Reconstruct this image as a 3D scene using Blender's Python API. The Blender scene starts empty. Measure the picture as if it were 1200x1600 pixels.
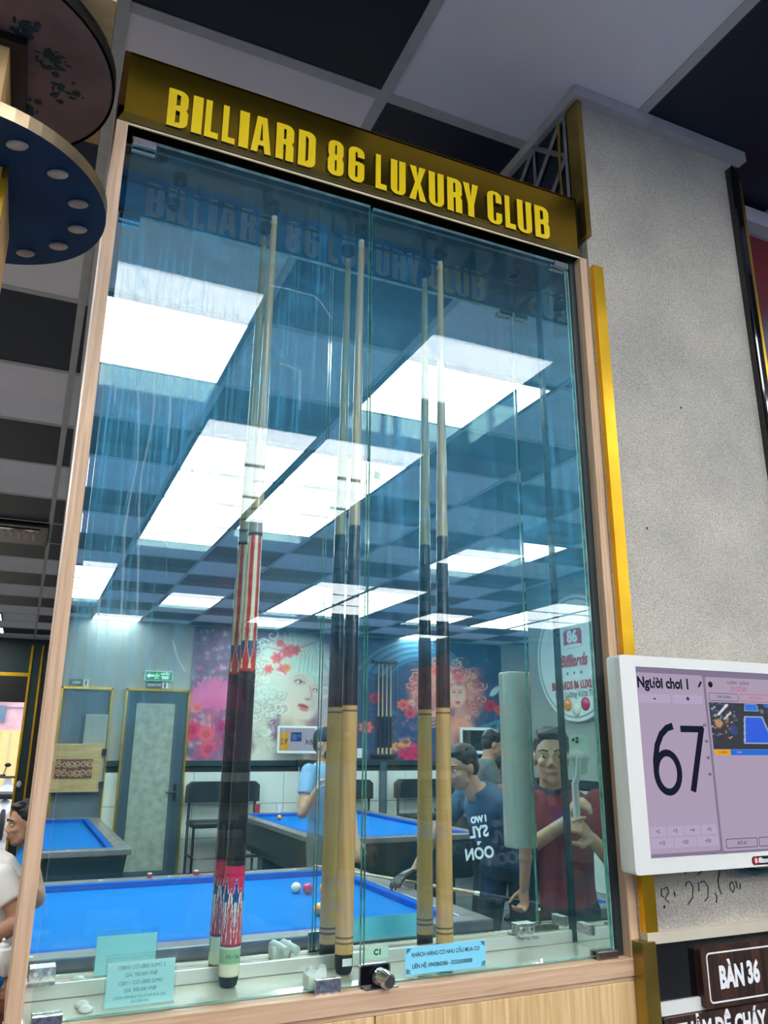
import bpy, bmesh, math, random
import numpy as np
from mathutils import Vector, Matrix, Euler

random.seed(7)
scene = bpy.context.scene
col = scene.collection
R = math.radians

# ------------------------------------------------------------------ camera
cam_data = bpy.data.cameras.new('camera')
cam = bpy.data.objects.new('camera', cam_data)
col.objects.link(cam)
YAW, PITCH, ROLL, FPX = 23.749, 16.456, 0.3484, 1235.27
cy, sy, cp, sp = math.cos(R(YAW)), math.sin(R(YAW)), math.cos(R(PITCH)), math.sin(R(PITCH))
fwd = Vector((sy*cp, cy*cp, sp)); rgt = Vector((cy, -sy, 0)); upv = rgt.cross(fwd)
cr, sr = math.cos(R(ROLL)), math.sin(R(ROLL))
r2 = rgt*cr + upv*sr; u2 = upv*cr - rgt*sr
m = Matrix((r2, u2, -fwd)).transposed().to_4x4()
m.translation = Vector((0, 0, 1.6))
cam.matrix_world = m
cam_data.sensor_fit = 'HORIZONTAL'
cam_data.sensor_width = 36.0
cam_data.lens = FPX/1200*36.0
cam_data.clip_start = 0.02
cam_data.clip_end = 200
scene.camera = cam

# ------------------------------------------------------------------ world, exposure, sampling
world = bpy.data.worlds.new('world'); scene.world = world
world.use_nodes = True
wn = world.node_tree.nodes
wn['Background'].inputs[0].default_value = (0.80, 0.90, 1.0, 1)
wn['Background'].inputs[1].default_value = 1.5
LAMP = 8.5
vs = scene.view_settings
scene.display_settings.display_device = 'sRGB'
vs.view_transform = 'Standard'; vs.look = 'None'; vs.gamma = 1.0; vs.use_curve_mapping = False
vs.exposure = 0.85
cyc = scene.cycles
cyc.use_denoising = True
try:
    cyc.denoiser = 'OPENIMAGEDENOISE'
    cyc.denoising_input_passes = 'RGB_ALBEDO_NORMAL'
    cyc.denoising_prefilter = 'ACCURATE'
except Exception:
    pass
cyc.max_bounces = 12; cyc.diffuse_bounces = 4; cyc.glossy_bounces = 8
cyc.transmission_bounces = 8; cyc.transparent_max_bounces = 24
cyc.caustics_reflective = True; cyc.caustics_refractive = False
cyc.sample_clamp_indirect = 10.0; cyc.sample_clamp_direct = 0.0
cyc.blur_glossy = 0.0

# ------------------------------------------------------------------ materials
def newmat(name):
    mt = bpy.data.materials.new(name); mt.use_nodes = True
    nt = mt.node_tree
    return mt, nt, nt.nodes['Principled BSDF']

def lin(r, g, b):
    f = lambda c: ((c/255.0+0.055)/1.055)**2.4 if c > 10 else c/255.0/12.92
    return (f(r), f(g), f(b), 1)

def coords(nt, scale=(1, 1, 1)):
    tc = nt.nodes.new('ShaderNodeTexCoord'); mp = nt.nodes.new('ShaderNodeMapping')
    mp.inputs['Scale'].default_value = scale
    nt.links.new(tc.outputs['Object'], mp.inputs['Vector'])
    return mp.outputs['Vector']

def plain(name, c, rough=0.5, metal=0.0, spec=0.5, var=0.06, nscale=6.0, bump=0.0, bscale=60.0, coat=0.0):
    """Principled with a little procedural colour variation and optional fine relief."""
    mt, nt, p = newmat(name)
    p.inputs['Roughness'].default_value = rough
    p.inputs['Metallic'].default_value = metal
    p.inputs['Specular IOR Level'].default_value = spec
    p.inputs['Coat Weight'].default_value = coat
    v = coords(nt)
    if var > 0:
        n = nt.nodes.new('ShaderNodeTexNoise'); n.inputs['Scale'].default_value = nscale
        n.inputs['Detail'].default_value = 5
        nt.links.new(v, n.inputs['Vector'])
        r = nt.nodes.new('ShaderNodeValToRGB')
        r.color_ramp.elements[0].position = 0.3; r.color_ramp.elements[1].position = 0.7
        r.color_ramp.elements[0].color = tuple(x*(1-var) for x in c[:3])+(1,)
        r.color_ramp.elements[1].color = tuple(min(1, x*(1+var)) for x in c[:3])+(1,)
        nt.links.new(n.outputs['Fac'], r.inputs['Fac'])
        nt.links.new(r.outputs['Color'], p.inputs['Base Color'])
    else:
        p.inputs['Base Color'].default_value = c
    if bump > 0:
        n2 = nt.nodes.new('ShaderNodeTexNoise'); n2.inputs['Scale'].default_value = bscale
        n2.inputs['Detail'].default_value = 4
        nt.links.new(v, n2.inputs['Vector'])
        b = nt.nodes.new('ShaderNodeBump'); b.inputs['Strength'].default_value = bump
        b.inputs['Distance'].default_value = 0.01
        nt.links.new(n2.outputs['Fac'], b.inputs['Height'])
        nt.links.new(b.outputs['Normal'], p.inputs['Normal'])
    return mt

def wood(name, c1, c2, scale=(40, 40, 2.5), rough=0.45, contrast=(0.35, 0.7)):
    mt, nt, p = newmat(name)
    v = coords(nt, scale)
    n = nt.nodes.new('ShaderNodeTexNoise'); n.inputs['Scale'].default_value = 1.0
    n.inputs['Detail'].default_value = 7; n.inputs['Distortion'].default_value = 0.6
    nt.links.new(v, n.inputs['Vector'])
    r = nt.nodes.new('ShaderNodeValToRGB')
    r.color_ramp.elements[0].position, r.color_ramp.elements[1].position = contrast
    r.color_ramp.elements[0].color = c1; r.color_ramp.elements[1].color = c2
    nt.links.new(n.outputs['Fac'], r.inputs['Fac'])
    nt.links.new(r.outputs['Color'], p.inputs['Base Color'])
    p.inputs['Roughness'].default_value = rough
    return mt

def emit(name, c, s):
    mt = bpy.data.materials.new(name); mt.use_nodes = True
    nt = mt.node_tree; nt.nodes.clear()
    e = nt.nodes.new('ShaderNodeEmission'); o = nt.nodes.new('ShaderNodeOutputMaterial')
    e.inputs['Color'].default_value = c; e.inputs['Strength'].default_value = s
    nt.links.new(e.outputs[0], o.inputs['Surface'])
    return mt

def painted(name, rough=0.5, coat=0.0, glow=0.0):
    """Colour comes from the flat print stored on the mesh (attribute 'print')."""
    mt, nt, p = newmat(name)
    a = nt.nodes.new('ShaderNodeAttribute'); a.attribute_name = 'print'
    p.inputs['Roughness'].default_value = rough; p.inputs['Coat Weight'].default_value = coat
    if glow > 0:
        p.inputs['Base Color'].default_value = (0.01, 0.01, 0.01, 1)
        nt.links.new(a.outputs['Color'], p.inputs['Emission Color'])
        p.inputs['Emission Strength'].default_value = glow
    else:
        nt.links.new(a.outputs['Color'], p.inputs['Base Color'])
    return mt

def glass_mat(name, tint=(0.93, 0.985, 0.97, 1), film=0.0, streak=0.0):
    mt = bpy.data.materials.new(name); mt.use_nodes = True
    nt = mt.node_tree; nt.nodes.clear(); N = nt.nodes.new; L = nt.links.new
    out = N('ShaderNodeOutputMaterial'); tr = N('ShaderNodeBsdfTransparent'); gl = N('ShaderNodeBsdfGlossy')
    tr.inputs['Color'].default_value = tint
    gl.inputs['Roughness'].default_value = 0.0
    lw = N('ShaderNodeLayerWeight'); lw.inputs['Blend'].default_value = 0.5
    pw = N('ShaderNodeMath'); pw.operation = 'POWER'; pw.inputs[1].default_value = 5.0
    ma = N('ShaderNodeMath'); ma.operation = 'MULTIPLY_ADD'; ma.inputs[1].default_value = 0.95; ma.inputs[2].default_value = 0.036
    L(lw.outputs['Facing'], pw.inputs[0]); L(pw.outputs[0], ma.inputs[0])
    mx = N('ShaderNodeMixShader'); L(ma.outputs[0], mx.inputs[0]); L(tr.outputs[0], mx.inputs[1]); L(gl.outputs[0], mx.inputs[2])
    last = mx
    if film > 0 or streak > 0:
        df = N('ShaderNodeBsdfDiffuse'); df.inputs['Color'].default_value = (0.16, 0.62, 0.98, 1)  # saturated blue puts the reflected ceiling's haze into the dust colour
        tl = N('ShaderNodeBsdfTranslucent'); tl.inputs['Color'].default_value = (0.16, 0.62, 0.98, 1)
        add = N('ShaderNodeMixShader'); add.inputs[0].default_value = 0.25
        L(df.outputs[0], add.inputs[1]); L(tl.outputs[0], add.inputs[2])
        tc = N('ShaderNodeTexCoord')
        def noise(sc, scale, detail, dist=0.0):
            mp = N('ShaderNodeMapping'); mp.inputs['Scale'].default_value = sc
            L(tc.outputs['Object'], mp.inputs['Vector'])
            n = N('ShaderNodeTexNoise'); n.inputs['Scale'].default_value = scale; n.inputs['Detail'].default_value = detail
            n.inputs['Distortion'].default_value = dist
            L(mp.outputs['Vector'], n.inputs['Vector']); return n.outputs['Fac']
        def ramp(s, a, b):
            mr = N('ShaderNodeMapRange'); mr.inputs['From Min'].default_value = a; mr.inputs['From Max'].default_value = b
            L(s, mr.inputs['Value']); return mr.outputs['Result']
        def math2(op, a, b):
            q = N('ShaderNodeMath'); q.operation = op
            for i, x in enumerate((a, b)):
                if isinstance(x, (int, float)): q.inputs[i].default_value = x
                else: L(x, q.inputs[i])
            return q.outputs[0]
        fine = ramp(noise((170, 1, 2.6), 1.0, 4, 0.5), 0.50, 0.78)      # run-down streaks of old cleaning water
        wide = ramp(noise((3.2, 1, 2.0), 1.0, 3, 0.5), 0.42, 0.66)      # wiped patches
        smear = ramp(noise((7, 1, 9.0), 1.0, 4, 2.0), 0.56, 0.78)
        a = math2('MULTIPLY', fine, wide)
        b = math2('MULTIPLY_ADD' if False else 'MULTIPLY', smear, 0.35)
        s = math2('ADD', a, b)
        s = math2('MULTIPLY', s, streak)
        base = math2('MULTIPLY_ADD' if False else 'MULTIPLY', ramp(noise((2.0, 1, 1.4), 1.0, 2), 0.25, 0.75), film)
        s = math2('ADD', s, base)
        s = math2('ADD', s, film*0.45)
        # blue haze of the reflected ceiling is painted into the dust film by height
        sep = N('ShaderNodeSeparateXYZ'); L(tc.outputs['Object'], sep.inputs[0])
        zz = math2('ADD', sep.outputs[2], ramp(noise((1.5, 1, 1.0), 1.0, 2), 0.0, 1.0))
        mr = N('ShaderNodeMapRange'); mr.inputs['From Min'].default_value = 2.15; mr.inputs['From Max'].default_value = 2.75
        mr.inputs['To Min'].default_value = 0.07; mr.inputs['To Max'].default_value = 1.0
        L(zz, mr.inputs['Value'])
        m3 = N('ShaderNodeMapRange'); m3.inputs['From Min'].default_value = 2.42; m3.inputs['From Max'].default_value = 2.62
        m3.inputs['To Min'].default_value = 1.0; m3.inputs['To Max'].default_value = 0.40
        L(sep.outputs[2], m3.inputs['Value']); s = math2('MULTIPLY', s, m3.outputs['Result'])
        s = math2('MULTIPLY', s, mr.outputs['Result'])
        mx2 = N('ShaderNodeMixShader'); L(s, mx2.inputs[0]); L(mx.outputs[0], mx2.inputs[1]); L(add.outputs[0], mx2.inputs[2])
        last = mx2
    L(last.outputs[0], out.inputs['Surface'])
    return mt

def mirror_mat(name):
    mt = bpy.data.materials.new(name); mt.use_nodes = True
    nt = mt.node_tree; nt.nodes.clear()
    out = nt.nodes.new('ShaderNodeOutputMaterial'); gl = nt.nodes.new('ShaderNodeBsdfGlossy')
    gl.inputs['Roughness'].default_value = 0.0; gl.inputs['Color'].default_value = (0.80, 0.90, 0.89, 1)
    nt.links.new(gl.outputs[0], out.inputs['Surface'])
    return mt

def concrete(name):
    mt, nt, p = newmat(name)
    v = coords(nt)
    N = nt.nodes.new; L = nt.links.new
    n1 = N('ShaderNodeTexNoise'); n1.inputs['Scale'].default_value = 330; n1.inputs['Detail'].default_value = 4
    n2 = N('ShaderNodeTexNoise'); n2.inputs['Scale'].default_value = 5; n2.inputs['Detail'].default_value = 6
    n3 = N('ShaderNodeTexNoise'); n3.inputs['Scale'].default_value = 14; n3.inputs['Detail'].default_value = 5
    for n in (n1, n2, n3): L(v, n.inputs['Vector'])
    r1 = N('ShaderNodeValToRGB'); r1.color_ramp.elements[0].position = .36; r1.color_ramp.elements[1].position = .62
    r1.color_ramp.elements[0].color = (0.325, 0.305, 0.265, 1); r1.color_ramp.elements[1].color = (0.55, 0.525, 0.46, 1)
    L(n1.outputs['Fac'], r1.inputs['Fac'])
    r2_ = N('ShaderNodeValToRGB'); r2_.color_ramp.elements[0].position = .35; r2_.color_ramp.elements[1].position = .7
    r2_.color_ramp.elements[0].color = (0.82, 0.82, 0.83, 1); r2_.color_ramp.elements[1].color = (1.08, 1.07, 1.03, 1)
    L(n2.outputs['Fac'], r2_.inputs['Fac'])
    mx = N('ShaderNodeMix'); mx.data_type = 'RGBA'; mx.blend_type = 'MULTIPLY'; mx.inputs[0].default_value = 1.0
    L(r1.outputs['Color'], mx.inputs[6]); L(r2_.outputs['Color'], mx.inputs[7])
    L(mx.outputs[2], p.inputs['Base Color'])
    b = N('ShaderNodeBump'); b.inputs['Strength'].default_value = 0.25; b.inputs['Distance'].default_value = 0.004
    L(n1.outputs['Fac'], b.inputs['Height']); L(b.outputs['Normal'], p.inputs['Normal'])
    p.inputs['Roughness'].default_value = 0.75
    return mt

M = {}
M['concrete'] = concrete('wall concrete')
M['wall_grey'] = plain('grey wall paint', (0.36, 0.37, 0.36, 1), 0.7, var=0.12, nscale=2.5)
M['wall_green'] = plain('dark green wall', (0.012, 0.04, 0.045, 1), 0.5)
M['floor'] = plain('dark floor tile', (0.13, 0.135, 0.14, 1), 0.35, var=0.2, nscale=3)
M['grout'] = plain('floor joint', (0.015, 0.015, 0.016, 1), 0.8)
M['tile_dark'] = plain('navy ceiling tile', (0.0006, 0.007, 0.023, 1), 0.5, spec=0.5, var=0.1)
M['tile_white'] = plain('pale ceiling tile', (0.72, 0.70, 0.76, 1), 0.8, var=0.05, nscale=2)
M['tbar'] = plain('grey ceiling bar', (0.40, 0.41, 0.42, 1), 0.5, var=0.08, nscale=20)
M['soffit'] = plain('soffit plaster', (0.55, 0.55, 0.58, 1), 0.8)
M['lamp'] = emit('lamp diffuser', (0.97, 0.99, 1.0, 1), LAMP)
M['white_frame'] = plain('white metal', (0.72, 0.76, 0.76, 1), 0.4, var=0.03)
M['oak_pink'] = wood('pinkish oak frame', (0.53, 0.345, 0.215, 1), (0.72, 0.52, 0.36, 1), (130, 130, 5))
M['oak_pink_h'] = wood('pinkish oak rail', (0.53, 0.335, 0.205, 1), (0.72, 0.50, 0.335, 1), (5, 130, 130))
M['oak'] = wood('light oak panel', (0.60, 0.39, 0.17, 1), (0.84, 0.60, 0.33, 1), (110, 110, 6))
M['shelf'] = plain('pale shelf board', (0.56, 0.52, 0.43, 1), 0.25, var=0.05, coat=0.4)
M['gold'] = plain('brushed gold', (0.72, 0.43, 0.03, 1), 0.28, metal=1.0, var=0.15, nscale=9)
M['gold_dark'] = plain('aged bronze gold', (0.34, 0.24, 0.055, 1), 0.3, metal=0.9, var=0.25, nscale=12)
M['sign_bronze'] = plain('polished bronze sheet', (0.62, 0.37, 0.035, 1), 0.16, metal=1.0, var=0.10, nscale=4)
M['sign_edge'] = plain('dark bronze edge', (0.16, 0.11, 0.05, 1), 0.22, metal=1.0, var=0.2, nscale=12)
M['letter'] = plain('yellow acrylic', (1.0, 0.70, 0.003, 1), 0.3, var=0.04, nscale=15, coat=0.3)
M['letter_side'] = plain('dark letter edge', (0.02, 0.012, 0.004, 1), 0.5)  # drop shadow of the letters put into near-black sides
M['letter_back'] = plain('orange letter back', (0.95, 0.36, 0.03, 1), 0.6)
M['glass'] = glass_mat('door glass', film=0.072, streak=0.46)
M['glass_clean'] = glass_mat('clear acrylic', tint=(0.975, 0.995, 0.99, 1))
M['glass_edge'] = plain('green glass edge', (0.10, 0.42, 0.35, 1), 0.15, var=0.45, nscale=40, coat=0.6)
M['mirror'] = mirror_mat('silvered mirror')
M['edge_pale'] = plain('polished glass edge', (0.52, 0.68, 0.62, 1), 0.1, var=0.35, nscale=30, coat=0.8)  # paler copy of the green edge with its highlight painted in
M['mirror_edge'] = plain('mirror edge', (0.01, 0.05, 0.05, 1), 0.2, var=0.3, nscale=30, coat=0.5)
M['chrome'] = plain('chrome', (0.72, 0.71, 0.68, 1), 0.14, metal=1.0, var=0.06, nscale=60)
M['steel_worn'] = plain('worn steel', (0.55, 0.54, 0.52, 1), 0.3, metal=1.0, var=0.45, nscale=160)
M['steel_brown'] = plain('brownish steel', (0.30, 0.24, 0.21, 1), 0.3, metal=1.0, var=0.35, nscale=220)
M['alu'] = plain('satin aluminium', (0.72, 0.73, 0.69, 1), 0.35, metal=0.6, var=0.05)
M['white_plastic'] = plain('white plastic', (0.72, 0.73, 0.70, 1), 0.35, var=0.03)
M['black_plastic'] = plain('black plastic', (0.008, 0.008, 0.01, 1), 0.35, var=0.1)
M['black_gloss'] = plain('black gloss', (0.004, 0.004, 0.006, 1), 0.08, var=0.0, coat=0.5)
M['black_leather'] = plain('black leatherette', (0.014, 0.018, 0.023, 1), 0.4, var=0.2, bump=0.1)
M['rubber'] = plain('black rubber', (0.01, 0.01, 0.011, 1), 0.6)
M['print'] = painted('printed surface', 0.55)
M['cue_print'] = painted('lacquered cue', 0.22, coat=0.5)
M['screen_print'] = painted('screen picture', 0.3, glow=0.55)
M['card_blue'] = plain('blue card', lin(128, 214, 242), 0.6, var=0.02)
M['card_pale'] = plain('pale blue card', lin(188, 234, 240), 0.6, var=0.03)
M['card_green'] = plain('pale green label', lin(190, 222, 200), 0.5, var=0.02)
M['ink'] = plain('ink', (0.02, 0.04, 0.06, 1), 0.7, var=0.0)
M['ink_soft'] = plain('soft ink', (0.10, 0.17, 0.22, 1), 0.7, var=0.0)
M['pen'] = plain('blue pen ink', (0.03, 0.035, 0.10, 1), 0.7, var=0.0)
M['white_print'] = plain('white print', (0.82, 0.83, 0.85, 1), 0.5, var=0.0)
M['red_print'] = plain('red print', (0.55, 0.03, 0.04, 1), 0.5, var=0.0)
M['rosewood'] = wood('dark striped wood print', (0.012, 0.007, 0.006, 1), (0.075, 0.030, 0.018, 1), (85, 85, 2.0), 0.35, (0.38, 0.68))
M['cloth_blue'] = plain('blue billiard cloth', (0.0, 0.145, 0.50, 1), 0.85, spec=0.15, var=0.04, nscale=5)
M['rail_blue'] = plain('blue cushion cloth', (0.002, 0.085, 0.45, 1), 0.85, spec=0.15, var=0.04)
M['rail_wood'] = plain('dark grey rail laminate', (0.17, 0.16, 0.165, 1), 0.3, var=0.25, nscale=9)
M['table_body'] = plain('black table body', (0.018, 0.028, 0.036, 1), 0.3, var=0.3, nscale=3)
M['pearl'] = plain('pearl sight', (0.8, 0.8, 0.75, 1), 0.3, var=0.0)
M['wain'] = plain('white wall tile', (0.70, 0.72, 0.70, 1), 0.3, var=0.03)
M['dark_trim'] = plain('dark green trim', (0.02, 0.035, 0.04, 1), 0.4)
M['door_frame'] = plain('blue grey door frame', (0.05, 0.085, 0.115, 1), 0.4)
M['door_glass'] = plain('patterned door glass', (0.34, 0.36, 0.31, 1), 0.35, var=0.22, nscale=12)
M['pine'] = wood('yellow wood', (0.50, 0.30, 0.10, 1), (0.68, 0.47, 0.22, 1), (3, 30, 30))
M['carve'] = plain('carved red wood', (0.20, 0.035, 0.03, 1), 0.5)
M['exit_green'] = emit('lit exit sign', (0.02, 0.30, 0.14, 1), 0.7)
M['exit_white'] = emit('lit exit sign white', (0.9, 1.0, 0.95, 1), 0.8)
M['screen'] = emit('lavender screen', lin(174, 158, 182), 0.53)
M['lamp_frame'] = plain('grey lamp frame', (0.05, 0.052, 0.06, 1), 0.5, var=0.05)
M['screen_dark'] = emit('screen gap', lin(132, 120, 146), 0.53)
M['screen_ink'] = emit('unlit screen pixels', (0.006, 0.008, 0.014, 1), 1.0)
M['screen_red'] = emit('screen red', lin(205, 60, 90), 0.56)
M['screen_pale'] = emit('screen pale', lin(182, 168, 196), 0.53)
M['screen_orange'] = emit('screen orange', lin(225, 160, 40), 0.56)
M['screen_blue'] = emit('screen blue', lin(40, 110, 215), 0.56)
M['screen_black'] = plain('switched off screen', (0.004, 0.012, 0.018, 1), 0.2, var=0.0)
M['navy_disc'] = plain('navy underside', (0.001, 0.035, 0.115, 1), 0.45, spec=0.2, var=0.25, nscale=8)
M['disc_brown'] = plain('stained brown underside', (0.19, 0.115, 0.11, 1), 0.5, var=0.35, nscale=7)
M['stain'] = plain('teal paint splash', (0.006, 0.028, 0.035, 1), 0.6, var=0.3, nscale=40)
M['stone'] = plain('pale oval stud', (0.40, 0.36, 0.32, 1), 0.35, var=0.2, nscale=25)
M['post_wood'] = wood('honey wood', (0.60, 0.36, 0.13, 1), (0.80, 0.54, 0.26, 1), (25, 25, 2))
M['bronze_rim'] = plain('bronze rim', (0.33, 0.25, 0.15, 1), 0.3, metal=0.8, var=0.25, nscale=14)
M['lattice'] = plain('dark lattice', (0.16, 0.17, 0.19, 1), 0.4, var=0.3, nscale=20)
M['skin'] = plain('skin', (0.50, 0.27, 0.17, 1), 0.5, var=0.08, nscale=12)
M['hair'] = plain('black hair', (0.006, 0.005, 0.006, 1), 0.45, var=0.3, nscale=40, bump=0.4, bscale=120)
M['eye_white'] = plain('eye white', (0.75, 0.73, 0.70, 1), 0.2, var=0.0)
M['iris'] = plain('dark iris', (0.01, 0.006, 0.004, 1), 0.15, var=0.0)
M['lip'] = plain('lip', (0.36, 0.13, 0.11, 1), 0.45, var=0.05)
M['maroon'] = plain('maroon polo', (0.23, 0.014, 0.030, 1), 0.85, var=0.15, nscale=10)
M['navy'] = plain('navy cloth', (0.012, 0.02, 0.06, 1), 0.85)
M['tee_blue'] = plain('blue grey tee', (0.045, 0.10, 0.175, 1), 0.9, var=0.18, nscale=7)
M['light_blue'] = plain('light blue polo', (0.20, 0.38, 0.62, 1), 0.85, var=0.08)
M['grey_shirt'] = plain('slate grey shirt', (0.12, 0.15, 0.165, 1), 0.9, var=0.1)
M['red_shirt'] = plain('dark red shirt', (0.22, 0.012, 0.025, 1), 0.85)
M['bright_blue'] = plain('bright blue polo', (0.01, 0.20, 0.55, 1), 0.85, var=0.1)
M['white_shirt'] = plain('white shirt', (0.86, 0.84, 0.82, 1), 0.85, var=0.04)
M['trouser'] = plain('dark trousers', (0.012, 0.014, 0.02, 1), 0.9)
M['grey_trouser'] = plain('grey trousers', (0.16, 0.18, 0.18, 1), 0.9, var=0.1)
M['shoe'] = plain('dark shoe', (0.02, 0.02, 0.02, 1), 0.5)
M['tea_wood'] = wood('red brown table wood', (0.16, 0.055, 0.025, 1), (0.27, 0.11, 0.055, 1), (4, 40, 40))
M['porcelain'] = plain('white porcelain', (0.75, 0.75, 0.74, 1), 0.15, var=0.0, coat=0.5)
M['yellow_wall'] = plain('yellow outside wall', (0.85, 0.62, 0.25, 1), 0.8, var=0.05)
M['pink_wall'] = plain('pink lit shop front', (0.75, 0.42, 0.45, 1), 0.6, var=0.3, nscale=3)
M['street'] = plain('street paving', (0.35, 0.33, 0.31, 1), 0.9, var=0.15)
M['scooter_red'] = plain('red scooter shell', (0.45, 0.01, 0.03, 1), 0.25, coat=0.6)
M['scooter_white'] = plain('white scooter shell', (0.65, 0.65, 0.66, 1), 0.25, coat=0.6)
M['phone'] = plain('pale phone back', (0.55, 0.66, 0.58, 1), 0.2, coat=0.6, var=0.02)
M['ball_white'] = plain('ivory ball', (0.80, 0.74, 0.58, 1), 0.12, var=0.0, coat=0.6)
M['ball_red'] = plain('magenta red ball', (0.62, 0.01, 0.10, 1), 0.12, var=0.0, coat=0.6)
M['ball_orange'] = plain('orange ball', (0.85, 0.30, 0.02, 1), 0.12, var=0.0, coat=0.6)
M['cue_shaft'] = plain('pale maple', (0.55, 0.40, 0.24, 1), 0.3, var=0.08)
M['cable'] = plain('teal cable', (0.01, 0.09, 0.14, 1), 0.5)

# ------------------------------------------------------------------ object helpers
def link(name, me, parent=None, loc=(0, 0, 0)):
    o = bpy.data.objects.new(name, me); col.objects.link(o)
    if parent is not None: o.parent = parent
    o.location = loc
    return o

def tag(o, label=None, cat=None, group=None, kind=None):
    if label: o['label'] = label
    if cat: o['category'] = cat
    if group: o['group'] = group
    if kind: o['kind'] = kind
    return o

def thing(name, label, cat, loc=(0, 0, 0), group=None):
    o = bpy.data.objects.new(name, None); col.objects.link(o)
    o.location = loc; o.empty_display_size = 0.05
    o['origin'] = list(loc)
    return tag(o, label, cat, group)

def root_loc(o):
    v = Vector((0, 0, 0))
    while o is not None:
        v += Vector(o.location); o = o.parent
    return v

def copy_tree(o, parent=None):
    c = o.copy(); col.objects.link(c); c.parent = parent
    for ch in list(o.children): copy_tree(ch, c)
    return c

class MB:
    """Collects shapes in world coordinates, builds ONE mesh object."""
    def __init__(s): s.v = []; s.f = []; s.m = []; s.col = None; s.cur = 0
    def add(s, vs, fs):
        n = len(s.v); s.v += [tuple(x) for x in vs]
        for f in fs: s.f.append(tuple(n+i for i in f)); s.m.append(s.cur)
        return s
    def mat(s, i): s.cur = i; return s
    def box(s, x0, x1, y0, y1, z0, z1, b=0.0):
        if b <= 0:
            v = [(x0, y0, z0), (x1, y0, z0), (x1, y1, z0), (x0, y1, z0), (x0, y0, z1), (x1, y0, z1), (x1, y1, z1), (x0, y1, z1)]
            return s.add(v, [(0, 3, 2, 1), (4, 5, 6, 7), (0, 1, 5, 4), (1, 2, 6, 5), (2, 3, 7, 6), (3, 0, 4, 7)])
        bm = bmesh.new(); bmesh.ops.create_cube(bm, size=1)
        bmesh.ops.scale(bm, vec=(x1-x0, y1-y0, z1-z0), verts=bm.verts)
        bmesh.ops.translate(bm, vec=((x0+x1)/2, (y0+y1)/2, (z0+z1)/2), verts=bm.verts)
        bmesh.ops.bevel(bm, geom=list(bm.edges), offset=b, segments=2, affect='EDGES', profile=0.5)
        return s.bm(bm)
    def bm(s, bm):
        bm.verts.ensure_lookup_table(); bm.verts.index_update()
        s.add([v.co[:] for v in bm.verts], [[v.index for v in f.verts] for f in bm.faces]); bm.free(); return s
    def tube(s, pts, rad, n=10, caps=True):
        pts = [Vector(p) for p in pts]
        if not isinstance(rad, (list, tuple)): rad = [rad]*len(pts)
        rings = []; up = None
        for i, p in enumerate(pts):
            d = (pts[min(i+1, len(pts)-1)]-pts[max(i-1, 0)])
            if d.length < 1e-9: d = Vector((0, 0, 1))
            d.normalize()
            if up is None:
                up = Vector((0, 0, 1)) if abs(d.z) < 0.9 else Vector((1, 0, 0))
            a = d.cross(up)
            if a.length < 1e-6: a = d.orthogonal()
            a.normalize(); b = a.cross(d); up = b
            rings.append([p+(a*math.cos(t)+b*math.sin(t))*rad[i] for t in (2*math.pi*k/n for k in range(n))])
        return s.loft(rings, caps)
    def loft(s, rings, caps=True):
        n = len(rings[0]); base = [p for r in rings for p in r]; fs = []
        for i in range(len(rings)-1):
            for k in range(n):
                a, b = i*n+k, i*n+(k+1) % n
                fs.append((a, b, b+n, a+n))
        if caps:
            fs.append(tuple(range(n))[::-1]); q = (len(rings)-1)*n; fs.append(tuple(range(q, q+n)))
        return s.add(base, fs)
    def cyl(s, a, b, r, n=16, r2=None): return s.tube([a, b], [r, r if r2 is None else r2], n)
    def lathe(s, prof, c=(0, 0, 0), n=24, caps=True):
        return s.loft([[(c[0]+r*math.cos(2*math.pi*k/n), c[1]+r*math.sin(2*math.pi*k/n), c[2]+z) for k in range(n)] for r, z in prof], caps)
    def ell(s, c, r, rot=None, nu=14, nv=9):
        c = Vector(c); vs = []; fs = []
        for j in range(nv+1):
            t = math.pi*j/nv
            for k in range(nu):
                a = 2*math.pi*k/nu
                p = Vector((r[0]*math.sin(t)*math.cos(a), r[1]*math.sin(t)*math.sin(a), r[2]*math.cos(t)))
                if rot is not None: p = rot @ p
                vs.append(c+p)
        for j in range(nv):
            for k in range(nu):
                a, b = j*nu+k, j*nu+(k+1) % nu
                fs.append((a, a+nu, b+nu, b))
        return s.add(vs, fs)
    def prism(s, outline, org, u, v, n, d):
        org, u, v, n = Vector(org), Vector(u), Vector(v), Vector(n)
        k = len(outline)
        a = [org+u*x+v*y for x, y in outline]; b = [p+n*d for p in a]
        return s.add(a+b, [tuple(range(k))[::-1], tuple(range(k, 2*k))]+[(i, (i+1) % k, (i+1) % k+k, i+k) for i in range(k)])
    def quad(s, a, b, c, d): return s.add([a, b, c, d], [(0, 1, 2, 3)])
    def mesh(s, name, mats, off=(0, 0, 0), smooth=False):
        me = bpy.data.meshes.new(name)
        o = Vector(off)
        me.from_pydata([tuple(Vector(x)-o) for x in s.v], [], s.f)
        for mt in (mats if isinstance(mats, (list, tuple)) else [mats]): me.materials.append(mt)
        me.polygons.foreach_set('material_index', s.m)
        bm = bmesh.new(); bm.from_mesh(me)
        bmesh.ops.remove_doubles(bm, verts=bm.verts, dist=1e-6)
        bmesh.ops.recalc_face_normals(bm, faces=bm.faces)
        if smooth:
            for f in bm.faces: f.smooth = True
            for e in bm.edges:
                if len(e.link_faces) == 2 and e.calc_face_angle(0) > R(40): e.smooth = False
        bm.to_mesh(me); bm.free()
        me.update()
        return me
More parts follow.
